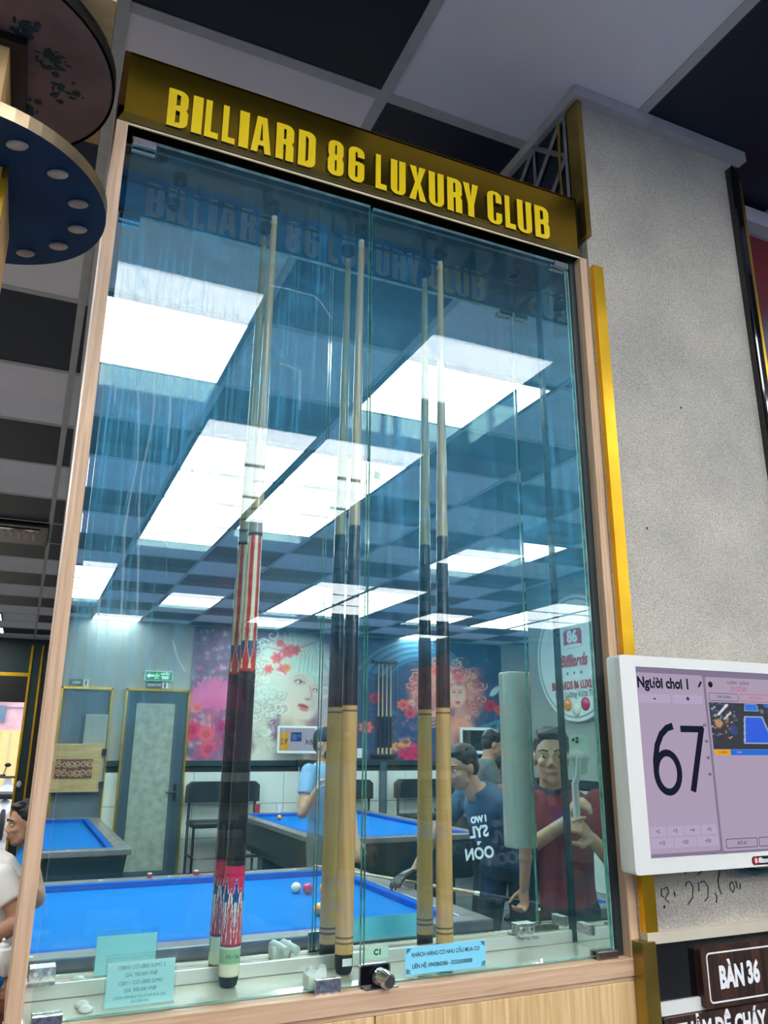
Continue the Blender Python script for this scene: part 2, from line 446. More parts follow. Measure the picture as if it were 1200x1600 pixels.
    def build(s, name, mats, parent=None, smooth=False, label=None, cat=None, group=None, kind=None, origin=None):
        off = root_loc(parent) if parent is not None else Vector(origin or (0, 0, 0))
        o = link(name, s.mesh(name, mats, off, smooth), parent, (0, 0, 0) if parent is not None else off)
        return tag(o, label, cat, group, kind)

def grid_print(name, painter, nu, nv, frame, mat, parent=None, **kw):
    """A flat print: a fine sheet whose colour attribute 'print' is filled by painter(U, V) -> (n, 3) linear colours."""
    org, u, v = (Vector(x) for x in frame)
    off = root_loc(parent) if parent is not None else Vector((0, 0, 0))
    us = np.linspace(0, 1, nu+1); vs_ = np.linspace(0, 1, nv+1)
    U, V = np.meshgrid(us, vs_)
    P = np.array(org-off)[None, None]+U[..., None]*np.array(u)+V[..., None]*np.array(v)
    me = bpy.data.meshes.new(name)
    nvt = (nu+1)*(nv+1)
    idx = np.arange(nvt).reshape(nv+1, nu+1)
    q = np.stack([idx[:-1, :-1], idx[:-1, 1:], idx[1:, 1:], idx[1:, :-1]], -1).reshape(-1, 4)
    me.vertices.add(nvt); me.vertices.foreach_set('co', P.reshape(-1).astype(np.float32))
    me.loops.add(q.size); me.loops.foreach_set('vertex_index', q.reshape(-1).astype(np.int32))
    me.polygons.add(len(q)); me.polygons.foreach_set('loop_start', np.arange(0, q.size, 4, dtype=np.int32))
    me.polygons.foreach_set('loop_total', np.full(len(q), 4, np.int32))
    me.materials.append(mat)
    me.update(calc_edges=True); me.validate()
    c = painter(U, V)
    at = me.attributes.new('print', 'FLOAT_COLOR', 'POINT')
    rgba = np.ones((nvt, 4), np.float32); rgba[:, :3] = np.clip(c.reshape(-1, 3), 0, 1)
    at.data.foreach_set('color', rgba.reshape(-1))
    return tag(link(name, me, parent), **{k: kw.get(k) for k in ('label', 'cat', 'group', 'kind')})

def srgb(c):
    c = np.asarray(c, float)/255.0
    return np.where(c > 0.04045, ((c+0.055)/1.055)**2.4, c/12.92)

class Canvas:
    """Soft brush painting on coordinate grids (in sRGB 0..255, converted on return)."""
    def __init__(s, X, Y, base): s.X, s.Y = X, Y; s.c = np.empty(X.shape+(3,)); s.c[:] = base
    def mix(s, m, colr): s.c += (np.asarray(colr, float)-s.c)*np.clip(m, 0, 1)[..., None]
    def blob(s, x, y, rx, ry, colr, a=1.0, rot=0.0, soft=0.35):
        t = R(rot); dx, dy = s.X-x, s.Y-y
        p = (dx*math.cos(t)+dy*math.sin(t))/rx; q = (-dx*math.sin(t)+dy*math.cos(t))/ry
        d = np.sqrt(p*p+q*q); s.mix(a*np.clip((1-d)/soft, 0, 1), colr); return s
    def stroke(s, pts, w, colr, a=1.0, soft=0.5):
        d = np.full(s.X.shape, 1e9)
        for (x0, y0), (x1, y1) in zip(pts[:-1], pts[1:]):
            vx, vy = x1-x0, y1-y0; L = vx*vx+vy*vy+1e-9
            t = np.clip(((s.X-x0)*vx+(s.Y-y0)*vy)/L, 0, 1)
            d = np.minimum(d, np.hypot(s.X-x0-t*vx, s.Y-y0-t*vy))
        s.mix(a*np.clip((1-d/w)/soft, 0, 1), colr); return s
    def rect(s, x0, y0, x1, y1, colr, a=1.0):
        s.mix(a*((s.X >= x0) & (s.X <= x1) & (s.Y >= y0) & (s.Y <= y1)), colr); return s
    def flower(s, x, y, r, colr, dark, n=7, a=1.0, rng=None):
        for k in range(n):
            t = 2*math.pi*k/n
            s.blob(x+0.55*r*math.cos(t), y+0.55*r*math.sin(t), .55*r, .4*r, colr, a, math.degrees(t), .5)
        for k in range(n):
            t = 2*math.pi*(k+.5)/n
            s.blob(x+0.3*r*math.cos(t), y+0.3*r*math.sin(t), .3*r, .22*r, dark, .6*a, math.degrees(t), .7)
        return s
    def out(s): return srgb(s.c)

def curl(x, y, r, turns=1.3, start=0.0, n=26, sx=1.0):
    return [(x+sx*r*(1-.75*k/n)*math.cos(start+turns*2*math.pi*k/n), y+r*(1-.75*k/n)*math.sin(start+turns*2*math.pi*k/n)) for k in range(n+1)]

HORN = {'ơ': 'o', 'ờ': 'ò', 'ớ': 'ó', 'ở': 'ỏ', 'ỡ': 'õ', 'ợ': 'ọ', 'Ơ': 'O', 'Ờ': 'Ò', 'Ớ': 'Ó', 'Ở': 'Ỏ', 'Ỡ': 'Õ', 'Ợ': 'Ọ'}
def text_eval(s, size, bold, spacing, shear=0.0):
    cu = bpy.data.curves.new('lettering', 'FONT'); cu.body = s; cu.size = size
    cu.align_x = 'LEFT'; cu.align_y = 'CENTER'; cu.offset = bold; cu.space_character = spacing; cu.shear = shear
    cu.resolution_u = 3; cu.fill_mode = 'BOTH'
    o = bpy.data.objects.new('lettering', cu); col.objects.link(o)
    dg = bpy.context.evaluated_depsgraph_get()
    me = bpy.data.meshes.new_from_object(o.evaluated_get(dg))
    v = [(p.co.x, p.co.y) for p in me.vertices]; f = [tuple(q.vertices) for q in me.polygons]
    bpy.data.objects.remove(o); bpy.data.curves.remove(cu); bpy.data.meshes.remove(me)
    return v, f
def text_mb(s, size, org, u, v, n, depth=0.0006, sx=1.0, bold=0.0, align='CENTER', spacing=1.0, shear=0.0):
    """Lettering as thin geometry, laid on the plane org + u*x + v*y (horned vowels get their horn drawn on)."""
    base = ''.join(HORN.get(c, c) for c in s)
    vs_, fs = text_eval(base, size, bold, spacing, shear)
    vs_ = list(vs_); fs = list(fs)
    x0, x1 = min(p[0] for p in vs_), max(p[0] for p in vs_)
    for i, c in enumerate(s):
        if c in HORN:
            xr = max(p[0] for p in text_eval(base[:i+1], size, bold, spacing)[0])
            o_, _ = text_eval('O' if c.isupper() else 'o', size, bold, spacing); yt = max(p[1] for p in o_)
            k = len(vs_); vs_ += [(xr+a*size, yt+b_*size) for a, b_ in ((-.11, -.07), (-.03, -.02), (.01, .06), (.075, .05), (.05, -.05), (-.05, -.13))]
            fs.append(tuple(range(k, k+6)))
    dx = -(x0+x1)/2 if align == 'CENTER' else -x0
    org, u, v, n = Vector(org), Vector(u), Vector(v), Vector(n)
    mb = MB()
    mb.add([org+u*((x+dx)*sx)+v*y+n*depth for x, y in vs_], fs)
    return mb

def text(name, s, size, org, u, v, n, mat, parent, **kw):
    return text_mb(s, size, org, u, v, n, **kw).build(name, mat, parent)

def shape_mb(loops, org, u, v, n, depth):
    """Filled 2D outline with holes, extruded by depth along n."""
    cu = bpy.data.curves.new('outline', 'CURVE'); cu.dimensions = '2D'; cu.fill_mode = 'BOTH'
    cu.extrude = depth/2
    for lp in loops:
        sp_ = cu.splines.new('POLY'); sp_.points.add(len(lp)-1); sp_.use_cyclic_u = True
        for p, (x, y) in zip(sp_.points, lp): p.co = (x, y, 0, 1)
    o = bpy.data.objects.new('outline', cu); col.objects.link(o)
    dg = bpy.context.evaluated_depsgraph_get()
    me = bpy.data.meshes.new_from_object(o.evaluated_get(dg))
    org, u, v, n = Vector(org), Vector(u), Vector(v), Vector(n)
    mb = MB()
    for f in me.polygons:
        pass
    mb.v = [tuple(org+u*p.co.x+v*p.co.y+n*(p.co.z+depth/2)) for p in me.vertices]
    for f in me.polygons:
        mb.f.append(tuple(f.vertices))
        zs = [me.vertices[i].co.z for i in f.vertices]
        mb.m.append(0 if min(zs) > depth/2-1e-5 else 1)
    bpy.data.objects.remove(o); bpy.data.curves.remove(cu); bpy.data.meshes.remove(me)
    return mb

def rrect(x0, y0, x1, y1, r, n=5, corners=(1, 1, 1, 1)):
    """Rounded rectangle, counter-clockwise from lower left; corners = ll, lr, ur, ul."""
    out = []
    for (cx, cy_, a0, on, px, py) in ((x0+r, y0+r, 180, corners[0], x0, y0), (x1-r, y0+r, 270, corners[1], x1, y0),
                                     (x1-r, y1-r, 0, corners[2], x1, y1), (x0+r, y1-r, 90, corners[3], x0, y1)):
        if on: out += [(cx+r*math.cos(R(a0+90*k/n)), cy_+r*math.sin(R(a0+90*k/n))) for k in range(n+1)]
        else: out.append((px, py))
    return out
X3, Y3, Z3 = Vector((1, 0, 0)), Vector((0, 1, 0)), Vector((0, 0, 1))

# =================================================================== the hall
CEIL = 3.15
XL, XR, YB, YF = -2.56, 7.6, -8.0, 13.5
def struct(name, mb, mat, parent=None, **kw):
    return mb.build(name, mat, parent, kind='structure', **kw)

# ---- floor of large dark tiles (nearest ones in view of the mirror as pieces)
fl = struct('floor', MB().box(XL-.1, XR+.1, YB-.1, YF+.1, -.12, -.012), M['grout'])
ft = MB().box(-.397, .397, -.397, .397, -.012, 0).mesh('floor_tile', M['floor'])
for i in range(12):
    for j in range(10):
        o = link('floor_tile', ft, fl, (XL+.5+.8*i, YB+.4+.8*j, 0))
rest = MB()
for i in range(12):
    for j in range(10, 26):
        x, y = XL+.5+.8*i, YB+.4+.8*j
        if x > 1.05 and y > 1.5: continue
        rest.box(x-.397, x+.397, y-.397, y+.397, -.012, 0)
rest.build('tile_field', M['floor'], fl, kind='stuff')

# ---- ceiling: dark deck above, grey bars, checker of navy and pale tiles
xs = [-2.56, -2.465, -1.845, -1.225, -.605, .015, .635, 1.255, 1.875, 2.495, 3.115, 3.735, 4.355, 4.975, 5.595, 6.215, 6.835, 7.6]
ysb = [.14-.6*k for k in range(14)]+[-8.0]
ysf = [.84, 1.46, 2.12, 2.79, 3.42, 4.08, 4.74, 5.44, 6.1, 6.75, 7.4, 8.08, 8.75, 9.46, 10.15, 10.8, 11.5, 12.2, 12.85, 13.5]
ys = sorted(ysb+ysf)
ce = struct('ceiling', MB().box(XL-.1, XR+.1, YB-.1, YF+.1, CEIL+.05, CEIL+.12), M['tbar'])
bars = MB()
for x in xs[1:-1]: bars.box(x-.014, x+.014, YB, YF if x < 1.1 else 2.2, CEIL-.004, CEIL+.012)
for y in ys[1:-1]: bars.box(XL, XR if y < 2.2 else 1.05, y-.014, y+.014, CEIL-.0025, CEIL+.011)
bars.build('ceiling_bars', M['tbar'], ce, kind='stuff')
unit = {k: MB().box(-.5, .5, -.5, .5, 0, .02).mesh('ceiling_tile', M[k]) for k in ('tile_dark', 'tile_white')}
# (x cell, y cell) pairs that hold an LED panel instead of a tile
LAMPS = [  # x0, x1, y0, y1
    ('A', .015, .635, -.46, .14), ('D', 1.255, 1.875, -.46, .14),
    ('B1', .635, 1.255, -1.66, -1.06), ('B2', .635, 1.255, -2.26, -1.66), ('B3', .635, 1.255, -2.86, -2.26), ('B4', .635, 1.255, -3.46, -2.86),
    ('C1', 1.255, 1.875, -1.66, -1.06), ('C2', 1.255, 1.875, -2.26, -1.66), ('C3', 1.255, 1.875, -2.86, -2.26),
    ('F1', .015, .635, -5.26, -4.66), ('F2', .015, .635, -5.86, -5.26), ('F3', .015, .635, -6.46, -5.86),
    ('G', 1.255, 1.875, -6.46, -5.86), ('H', .635, 1.255, -8.0, -7.66),
    ('I1', 2.495, 3.115, -5.26, -4.66), ('I2', 2.495, 3.115, -5.86, -5.26), ('I3', 2.495, 3.115, -6.46, -5.86),
    ('I4', 3.115, 3.735, -5.26, -4.66), ('I5', 3.115, 3.735, -5.86, -5.26), ('I6', 3.115, 3.735, -6.46, -5.86),
    ('J', 3.115, 3.735, -3.46, -2.86), ('K', -1.845, -1.225, -2.86, -2.26), ('L', 4.355, 4.975, -6.46, -5.86),
    ('M', 4.975, 5.595, -8.0, -7.66), ('O', 2.495, 3.115, -7.66, -7.06),
    ('N1', 5.30, 5.90, -5.26, -4.66), ('N2', 5.30, 5.90, -5.86, -5.26), ('N3', 5.30, 5.90, -6.46, -5.86),
    ('N4', 5.92, 6.52, -5.26, -4.66), ('N5', 5.92, 6.52, -5.86, -5.26), ('N6', 5.92, 6.52, -6.46, -5.86),
    ('P1', -.985, -.385, 10.86, 11.46), ('P2', -.985, -.385, 12.22, 12.82), ('Q6', -1.225, -.605, 3.42, 4.08), ('Q7', -1.225, -.605, 4.74, 5.44), ('Q8', -1.845, -1.225, 6.1, 6.75),
    ('Q1', -1.845, -1.225, 3.42, 4.08), ('Q2', -1.845, -1.225, 6.75, 7.4), ('R', 2.495, 3.115, -.46, .14), ('S', 5.595, 6.215, -2.26, -1.66), ('R1', 3.735, 4.355, -.46, .14), ('R2', 3.735, 4.355, -1.66, -1.06), ('R3', 4.975, 5.595, -.46, .14),
    ('R5', 4.975, 5.595, -2.86, -2.26), ('T1', -1.225, -.605, -.46, .14), ('T2', -.605, .015, -2.26, -1.66), ('T3', -.605, .015, -3.46, -2.86), ('Q9', -1.225, -.605, 2.12, 2.79), ('T4', -1.845, -1.225, .84, 1.46),
    ('Q3', -1.845, -1.225, 2.12, 2.79), ('Q4', -1.845, -1.225, 4.74, 5.44), ('Q5', -1.845, -1.225, 8.75, 9.46)]  # the Q, R, S and T panels are unseen, added only for light
covered = []
for _, a, b, c, d in LAMPS: covered.append((a, b, c, d))
def has_lamp(x, y): return any(a < x < b and c < y < d for a, b, c, d in covered)
ntile = 0; far_tiles = {'tile_dark': MB(), 'tile_white': MB()}
cells = []
i0, j0 = xs.index(.015), ys.index(.84)
for i in range(len(xs)-1):
    for j in range(len(ys)-1):
        x, y = (xs[i]+xs[i+1])/2, (ys[j]+ys[j+1])/2
        if y > 2.2 and x > 1.1: continue
        if has_lamp(x, y): continue
        k = 'tile_white' if (i-i0+j-j0) % 2 else 'tile_dark'
        if 5.44 < y < 7.4 and -.605 < x < .02: k = 'tile_dark'
        if y > 2.2 and .015 < x < .635: k = 'tile_white' if (i-1-i0+j-j0) % 2 else 'tile_dark'
        if 5.44 < y < 7.4 and 0 < x < .635: k = 'tile_dark'
        if 10.15 < y < 12.2 and -.605 < x < .02: k = 'tile_white'
        d = abs(x-.3)+abs(y-1.5 if y > 1 else y-1)
        cells.append((d, x, y, xs[i+1]-xs[i], ys[j+1]-ys[j], k))
cells.sort()
for n, (d, x, y, w, h, k) in enumerate(cells):
    if n < 260:
        o = link('ceiling_tile', unit[k], ce, (x, y, CEIL)); o.scale = (w-.024, h-.024, 1)
    else:
        far_tiles[k].box(x-w/2+.012, x+w/2-.012, y-h/2+.012, y+h/2-.012, CEIL, CEIL+.02)
far_tiles['tile_dark'].build('far_navy_tiles', M['tile_dark'], ce, kind='stuff')
far_tiles['tile_white'].build('far_pale_tiles', M['tile_white'], ce, kind='stuff')
struct('trim_1', MB().prism([(.024, 2.10), (.19, 11.0), (.635, 11.0), (.635, 2.10)], (0, 0, CEIL-.02), X3, Y3, Z3, .018), M['soffit'])

lf = MB().box(-.5, .5, -.5, -.465, 0, .05).box(-.5, .5, .465, .5, 0, .05).box(-.5, -.465, -.465, .465, 0, .05).box(.465, .5, -.465, .465, 0, .05).mesh('frame', M['lamp_frame'])
ld = MB().box(-.464, .464, -.464, .464, .001, .012).mesh('diffuser', M['lamp'])
WHERE = {'A': 'large LED panel reflected at the upper left, left of all the cues', 'D': 'large LED panel reflected at the upper right, behind the rightmost cue',
         'G': 'single LED panel reflected above the flower mural, left of the red cue', 'H': 'slim LED panel reflected along the wall above the rest room doors', 'J': 'single LED panel reflected just right of the rightmost cue',
         'K': 'LED panel reflected in the mirrored corner above the round sign', 'L': 'small far LED panel reflected across the rightmost cue, upper of two', 'M': 'small far LED panel reflected across the rightmost cue, lower of two', 'O': 'slim far LED panel reflected above the pale woman of the mural'}
NTH = ['first', 'second', 'third', 'fourth', 'fifth', 'sixth']
for k in range(4): WHERE['B%d' % (k+1)] = NTH[k]+' panel from the cabinet in the left LED strip reflected around the red cue'
for k in range(3): WHERE['C%d' % (k+1)] = NTH[k]+' panel from the cabinet in the right LED strip between red and middle cue'
for k in range(3): WHERE['F%d' % (k+1)] = NTH[k]+' panel from the cabinet in the LED strip reflected at the left frame post'
for q, w in (('I', 'block reflected behind the middle cue'), ('N', 'block reflected at the right frame post')):
    for k in range(6): WHERE['%s%d' % (q, k+1)] = '%s %s panel of the LED %s' % (NTH[k % 3], ('left', 'right')[k // 3], w)
WHERE['P1'] = 'nearer LED panel at the far left edge above the green wall'; WHERE['P2'] = 'farther LED panel at the far left edge above the green wall'
for nm, a, b, c, d in LAMPS:
    if nm in WHERE: t = thing('ceiling_light', WHERE[nm], 'ceiling light', ((a+b)/2, (c+d)/2, CEIL-.012), 'LED ceiling panels')
    else: t = thing('ceiling_light', 'square white LED panel of the navy ceiling, beyond the reflected part', 'ceiling light', ((a+b)/2, (c+d)/2, CEIL-.012), 'LED panels out of view')
    for q, me in (('frame', lf), ('diffuser', ld)):
        o = link(q, me, t); o.scale = (b-a-.014, d-c-.014, 1)

# ---- walls
struct('wall_back', MB().box(XL-.1, XR+.1, YB-.12, YB, 0, CEIL+.05), M['wall_grey'])
struct('wall_left', MB().box(XL-.12, XL, YB, YF, 0, CEIL+.05), M['wall_grey'])
struct('wall_right', MB().box(XR, XR+.12, YB, 1.6, 0, CEIL+.05), M['wall_grey'])
struct('wall_front', MB().box(1.576, XR, 1.46, 1.58, 0, CEIL+.05), M['wall_grey'])
struct('wall_side', MB().box(1.06, 1.18, 2.2, YF, 0, CEIL+.05), M['wall_grey'])
struct('wall_partition', MB().box(1.06, 1.62, 2.08, 2.2, 0, CEIL+.05), M['wall_grey'])
wf = MB()
wf.box(0.0, 1.18, YF, YF+.12, 0, CEIL+.05).box(XL, 0.0, YF, YF+.12, 2.60, CEIL+.05).box(XL, -2.0, YF, YF+.12, 0, 2.6)
struct('wall_far', wf, M['wall_green'])
struct('trim_2', MB().box(-.01, .022, YF-.03, YF, 0, 3.06), M['gold'])
struct('trim_3', MB().box(.142, .168, YF-.03, YF, 0, 3.06), M['gold'])
struct('trim_4', MB().box(-2.0, -.01, YF-.03, YF, 2.575, 2.635), M['gold'])
struct('wall_recess', MB().box(.17, 1.06, YF-.10, YF, 0, 2.62), M['black_plastic'])
sh = thing('roller_shutter', 'black roller shutter half lowered over the street doorway', 'shutter', (-1.0, YF-.05, 2.2))
for k in range(4): MB().box(-2.0, -.01, YF-.06+.006*(k%2), YF-.02, 2.195+.096*k, 2.292+.096*k).build('slat', M['black_plastic'], sh)
tag(MB().ell((.06, YF-.04, 1.02), (.035, .02, .05)).build('door_knob', M['porcelain'], None, True), 'small white round knob on the dark green doorway jamb', 'door knob')

# ---- wainscot and trim along the back wall and the left wall (reflected)
wb = struct('wall_wainscot', MB().box(-2.5, XR, YB, YB+.012, 0, 1.33), M['grout'])
wt = MB().box(-.297, .297, 0, .02, -.197, .197).mesh('wall_tile', M['wain'])
doors = [(.39, 1.00), (1.155, 1.965)]
def in_door(a, b): return any(a < d1 and b > d0 for d0, d1 in doors)
for i in range(16):
    for j in range(3):
        x = -1.8+.6*i
        o = link('wall_tile', wt, wb, (x, YB+.0, .2+.4*j+.06)); 
struct('trim_5', MB().box(1.965, XR, YB, YB+.05, 1.335, 1.40), M['dark_trim'])
struct('trim_6', MB().box(1.0, 1.155, YB, YB+.05, 1.335, 1.40), M['dark_trim'])
struct('trim_7', MB().box(4.69, 4.79, YB, YB+.07, 0, 1.38), M['door_frame'])
wl = struct('wall_wainscot_left', MB().box(XL, XL+.012, YB, 1.2, 0, 1.24), M['grout'])
wt2 = MB().box(0, .02, -.297, .297, -.197, .197).mesh('wall_tile', M['wain'])
for i in range(14):
    for j in range(3): link('wall_tile', wt2, wl, (XL, YB+.5+.6*i, .2+.4*j+.03))
struct('trim_8', MB().box(XL, XL+.05, YB, 1.2, 1.245, 1.315), M['dark_trim'])

# ---- the two rest room doorways in the back wall
d1 = struct('door_1', MB().box(1.175, 1.945, YB+.02, YB+.06, 0, 2.24), M['door_frame'])
MB().box(1.30, 1.78, YB+.055, YB+.075, .12, 2.10).build('glass_pane', M['door_glass'], d1)
for a, b, c, d in ((1.155, 1.18, 0, 2.28), (1.94, 1.965, 0, 2.28), (1.155, 1.965, 2.255, 2.28)):
    MB().box(a, b, YB+.02, YB+.09, c, d).build('gold_trim', M['gold'], d1)
MB().tube([(1.86, YB+.07, 1.02), (1.86, YB+.12, 1.02), (1.74, YB+.12, 1.02)], .012, 8).build('door_handle', M['black_plastic'], d1)
MB().box(1.845, 1.875, YB+.06, YB+.075, .92, 1.12).build('handle_plate', M['black_plastic'], d1)
d2 = struct('door_2', MB().box(.41, .98, YB-.02, YB+.03, 0, 2.24), plain('dim passage', (.14, .16, .19, 1), .7))  # flat slab; shade of the interior is put into its colour
for a, b, c, d in ((.39, .41, 0, 2.28), (.98, 1.0, 0, 2.28), (.39, 1.0, 2.255, 2.28)):
    MB().box(a, b, YB+.02, YB+.09, c, d).build('gold_trim', M['gold'], d2)
MB().box(.70, .97, YB+.03, YB+.10, 1.15, 1.95, .01).build('cabinet_box', plain('beige cabinet', (.35, .34, .30, 1), .6), d2)
sd = thing('swing_door', 'yellow wooden half door with a carved red panel in the left doorway', 'swing door', (.66, YB+.12, 1.04))
MB().box(.31, .94, YB+.10, YB+.14, 1.04, 1.60, .008).build('leaf', M['pine'], sd)
MB().box(.42, .84, YB+.14, YB+.148, 1.20, 1.42).build('carved_panel', M['carve'], sd)
sc_ = MB()
for i in range(6):
    for j in range(2):
        cx, cz = .455+.07*i, 1.26+.10*j
        sc_.tube([(x, YB+.153, z) for x, z in curl(cx, cz, .042, 1.4, 1.2*i+j, 18, 1 if (i+j) % 2 else -1)], .007, 6)
sc_.build('scrollwork', M['pine'], sd)
for z in (1.12, 1.5): MB().box(.93, .985, YB+.09, YB+.15, z-.04, z+.04).build('hinge', M['black_plastic'], sd)

ex = thing('exit_sign', 'lit green exit sign with running figure and arrow above the glass door', 'exit sign', (1.55, YB, 2.39))
MB().box(1.37, 1.73, YB+.01, YB+.05, 2.385, 2.515, .006).build('frame', M['white_frame'], ex)
MB().box(1.383, 1.717, YB+.05, YB+.054, 2.397, 2.503).build('lit_panel', M['exit_green'], ex)
# seen from the hall x runs right to left: u points to -x
text('lettering', 'EXIT', .045, (1.625, YB+.055, 2.428), -X3, Z3, Y3, M['exit_white'], ex, bold=.003)
text('lettering', 'LỐI RA', .036, (1.625, YB+.055, 2.476), -X3, Z3, Y3, M['exit_white'], ex, bold=.002)
MB().prism([(0, -.012), (.06, -.012), (.06, -.035), (.10, 0), (.06, .035), (.06, .012), (0, .012)], (1.49, YB+.055, 2.45), -X3, Z3, Y3, .001).build('arrow', M['exit_white'], ex)
run = MB(); P = lambda x, z: (1.525-x, YB+.056, 2.45+z)
for pts in ([(0, .015), (.008, -.01)], [(.0, .012), (-.018, .0), (-.026, .012)], [(.002, .012), (.02, .004), (.026, .014)], [(.008, -.01), (.024, -.02), (.02, -.042)], [(.008, -.01), (-.006, -.028), (-.024, -.032)]):
    run.tube([P(*p) for p in pts], .0055, 6)
run.ell(P(.002, .03), (.008, .002, .008)); run.build('running_figure', M['exit_white'], ex)
def rest_sign(x0, x1, z0, z1, words, label):
    t = thing('restroom_sign', label, 'door sign', ((x0+x1)/2, YB, z0))
    xm = x0+.7*(x1-x0)
    MB().box(x0, xm-.004, YB+.01, YB+.03, z0, z1, .003).build('name_plate', plain('grey plate', (.10, .11, .12, 1), .4), t)
    MB().box(xm+.004, x1, YB+.01, YB+.03, z0, z1, .003).build('figure_plate', M['white_print'], t)
    text('lettering', words, .045, ((x0+xm)/2, YB+.031, (z0+z1)/2), -X3, Z3, Y3, M['white_print'], t, bold=.001)
    f = MB(); c = (xm+x1)/2; h = z1-z0
    f.ell((c, YB+.031, z0+.80*h), (.010, .003, .010)); f.box(c-.013, c+.013, YB+.03, YB+.034, z0+.38*h, z0+.70*h); f.box(c-.009, c+.009, YB+.03, YB+.034, z0+.08*h, z0+.40*h)
    f.build('figure', M['ink'], t)
rest_sign(1.41, 1.68, 2.295, 2.37, 'WOMEN', 'small grey rest room sign directly under the green exit sign')
rest_sign(.48, .70, 2.29, 2.375, 'MEN', 'small grey rest room sign above the left doorway')

# ---- murals on the back wall
def mural_one(U, V):
    X, Y = 95+U*1255, (1-V)*1004+86          # painting coordinates
    r = np.random.RandomState(3); c = Canvas(X, Y, (128, 98, 128))
    c.mix(np.clip((Y-500)/900, 0, 1)*.6, (190, 95, 130)); c.mix(np.clip((330-Y)/330, 0, 1)*.55, (72, 74, 112))
    for _ in range(150):
        c.blob(r.uniform(80, 480), r.uniform(60, 560), r.uniform(8, 40), r.uniform(8, 30), [(90, 150, 160), (205, 110, 150), (120, 70, 110), (225, 190, 205)][r.randint(4)], .6, r.uniform(0, 180), .8)
    for _ in range(80):
        c.blob(r.uniform(80, 430), r.uniform(700, 1100), r.uniform(12, 50), r.uniform(12, 40), [(205, 60, 100), (235, 130, 140), (120, 80, 130), (225, 165, 170)][r.randint(4)], .7, r.uniform(0, 180), .7)
    # pink fan shaped bloom
    for k in range(46):
        t = R(170+200*k/45); L = 165+14*(k % 3)
        c.stroke([(265, 690), (265+L*math.cos(t), 690+L*1.15*math.sin(t))], 13, (236, 120-18*(k % 2), 165), .75)
    c.blob(265, 690, 150, 90, (214, 88, 140), .7, 0, .8)
    c.stroke([(255, 740), (270, 880), (330, 960), (420, 1060)], 9, (210, 70, 110)); c.stroke([(350, 850), (345, 1060)], 5, (90, 60, 90))
    c.flower(335, 845, 60, (190, 50, 120), (140, 30, 90), 7); c.flower(120, 870, 75, (222, 40, 100), (160, 20, 70), 8)
    c.flower(225, 900, 65, (235, 95, 110), (200, 60, 90), 8); c.flower(250, 1010, 70, (228, 80, 110), (180, 40, 80), 8); c.flower(150, 705, 35, (240, 110, 90), (200, 60, 70), 6)
    c.blob(110, 1030, 60, 40, (90, 90, 135), .9, 20, .6); c.blob(300, 1050, 60, 50, (140, 100, 150), .8, 0, .7)
    # pale cloud of hair
    c.blob(870, 380, 340, 330, (222, 222, 205), .97, 0, .25); c.blob(1000, 330, 180, 270, (190, 222, 208), .9, -10, .5)
    c.blob(640, 640, 150, 210, (205, 205, 192), .95, 20, .4); c.blob(620, 880, 90, 260, (208, 204, 186), .95, -18, .4)
    c.blob(1120, 640, 90, 330, (196, 184, 190), .8, 0, .5)
    # face, neck, shoulder
    c.blob(870, 850, 120, 240, (214, 196, 178), 1, -8, .25); c.blob(760, 1100, 300, 190, (226, 216, 198), 1, -8, .3)
    c.blob(925, 600, 150, 215, (224, 208, 192), 1, -14, .22); c.blob(890, 700, 150, 130, (226, 206, 188), 1, -10, .3)
    c.blob(1010, 640, 55, 150, (198, 176, 168), .55, -8, .8); c.blob(820, 830, 70, 100, (180, 160, 150), .7, 20, .8); c.blob(960, 800, 90, 30, (176, 150, 140), .6, 14, .8)
    for x, y, s in ((905, 482, 1.0), (1040, 545, .8)):
        c.blob(x, y, 62*s, 34*s, (196, 120, 118), .7, 12, .7); c.blob(x+4, y+2, 36*s, 15*s, (232, 228, 224), 1, 12, .4)
        c.blob(x+8, y+1, 14*s, 15*s, (96, 112, 128), 1); c.blob(x+8, y+1, 7*s, 7*s, (30, 30, 40), 1)
        c.stroke([(x-40*s, y-2), (x-8*s, y-17*s), (x+38*s, y+8*s)], 5*s, (110, 72, 70), .9); c.stroke([(x-45*s, y-42*s), (x+10*s, y-52*s), (x+46*s, y-30*s)], 6*s, (190, 170, 150), .8)
    c.stroke([(985, 510), (1006, 590), (985, 622)], 8, (190, 150, 140), .8); c.blob(972, 618, 32, 14, (176, 112, 106), .8, 10, .6)
    c.blob(940, 672, 48, 18, (176, 66, 82), 1, 16, .35); c.blob(945, 698, 44, 19, (214, 112, 118), 1, 14, .35); c.stroke([(895, 672), (945, 682), (985, 686)], 4, (110, 40, 56), .9)
    c.mix(np.clip((X-1010)/120, 0, 1)*np.clip((Y-380)/100, 0, 1)*np.clip((900-Y)/200, 0, 1)*.5, (168, 152, 162))
    # curls over everything
    for k in range(150):
        a = r.uniform(0, 2*math.pi); q = r.uniform(.55, 1.05)
        x, y = 830+330*q*math.cos(a), 420+330*q*math.sin(a)
        if 800 < x < 1090 and 430 < y < 800: continue
        c.stroke(curl(x, y, r.uniform(25, 70), r.uniform(.7, 1.5), r.uniform(0, 6), 12, r.choice([-1, 1])), r.uniform(4, 9), [(240, 238, 224), (176, 172, 160), (214, 206, 188), (205, 225, 214)][r.randint(4)], .75)
    for k in range(40):
        x, y = r.uniform(560, 720), r.uniform(620, 1080)
        c.stroke(curl(x, y, r.uniform(20, 60), r.uniform(.6, 1.3), r.uniform(0, 6), 12, r.choice([-1, 1])), r.uniform(3, 7), [(236, 232, 215), (168, 162, 148), (206, 196, 174)][r.randint(3)], .7)
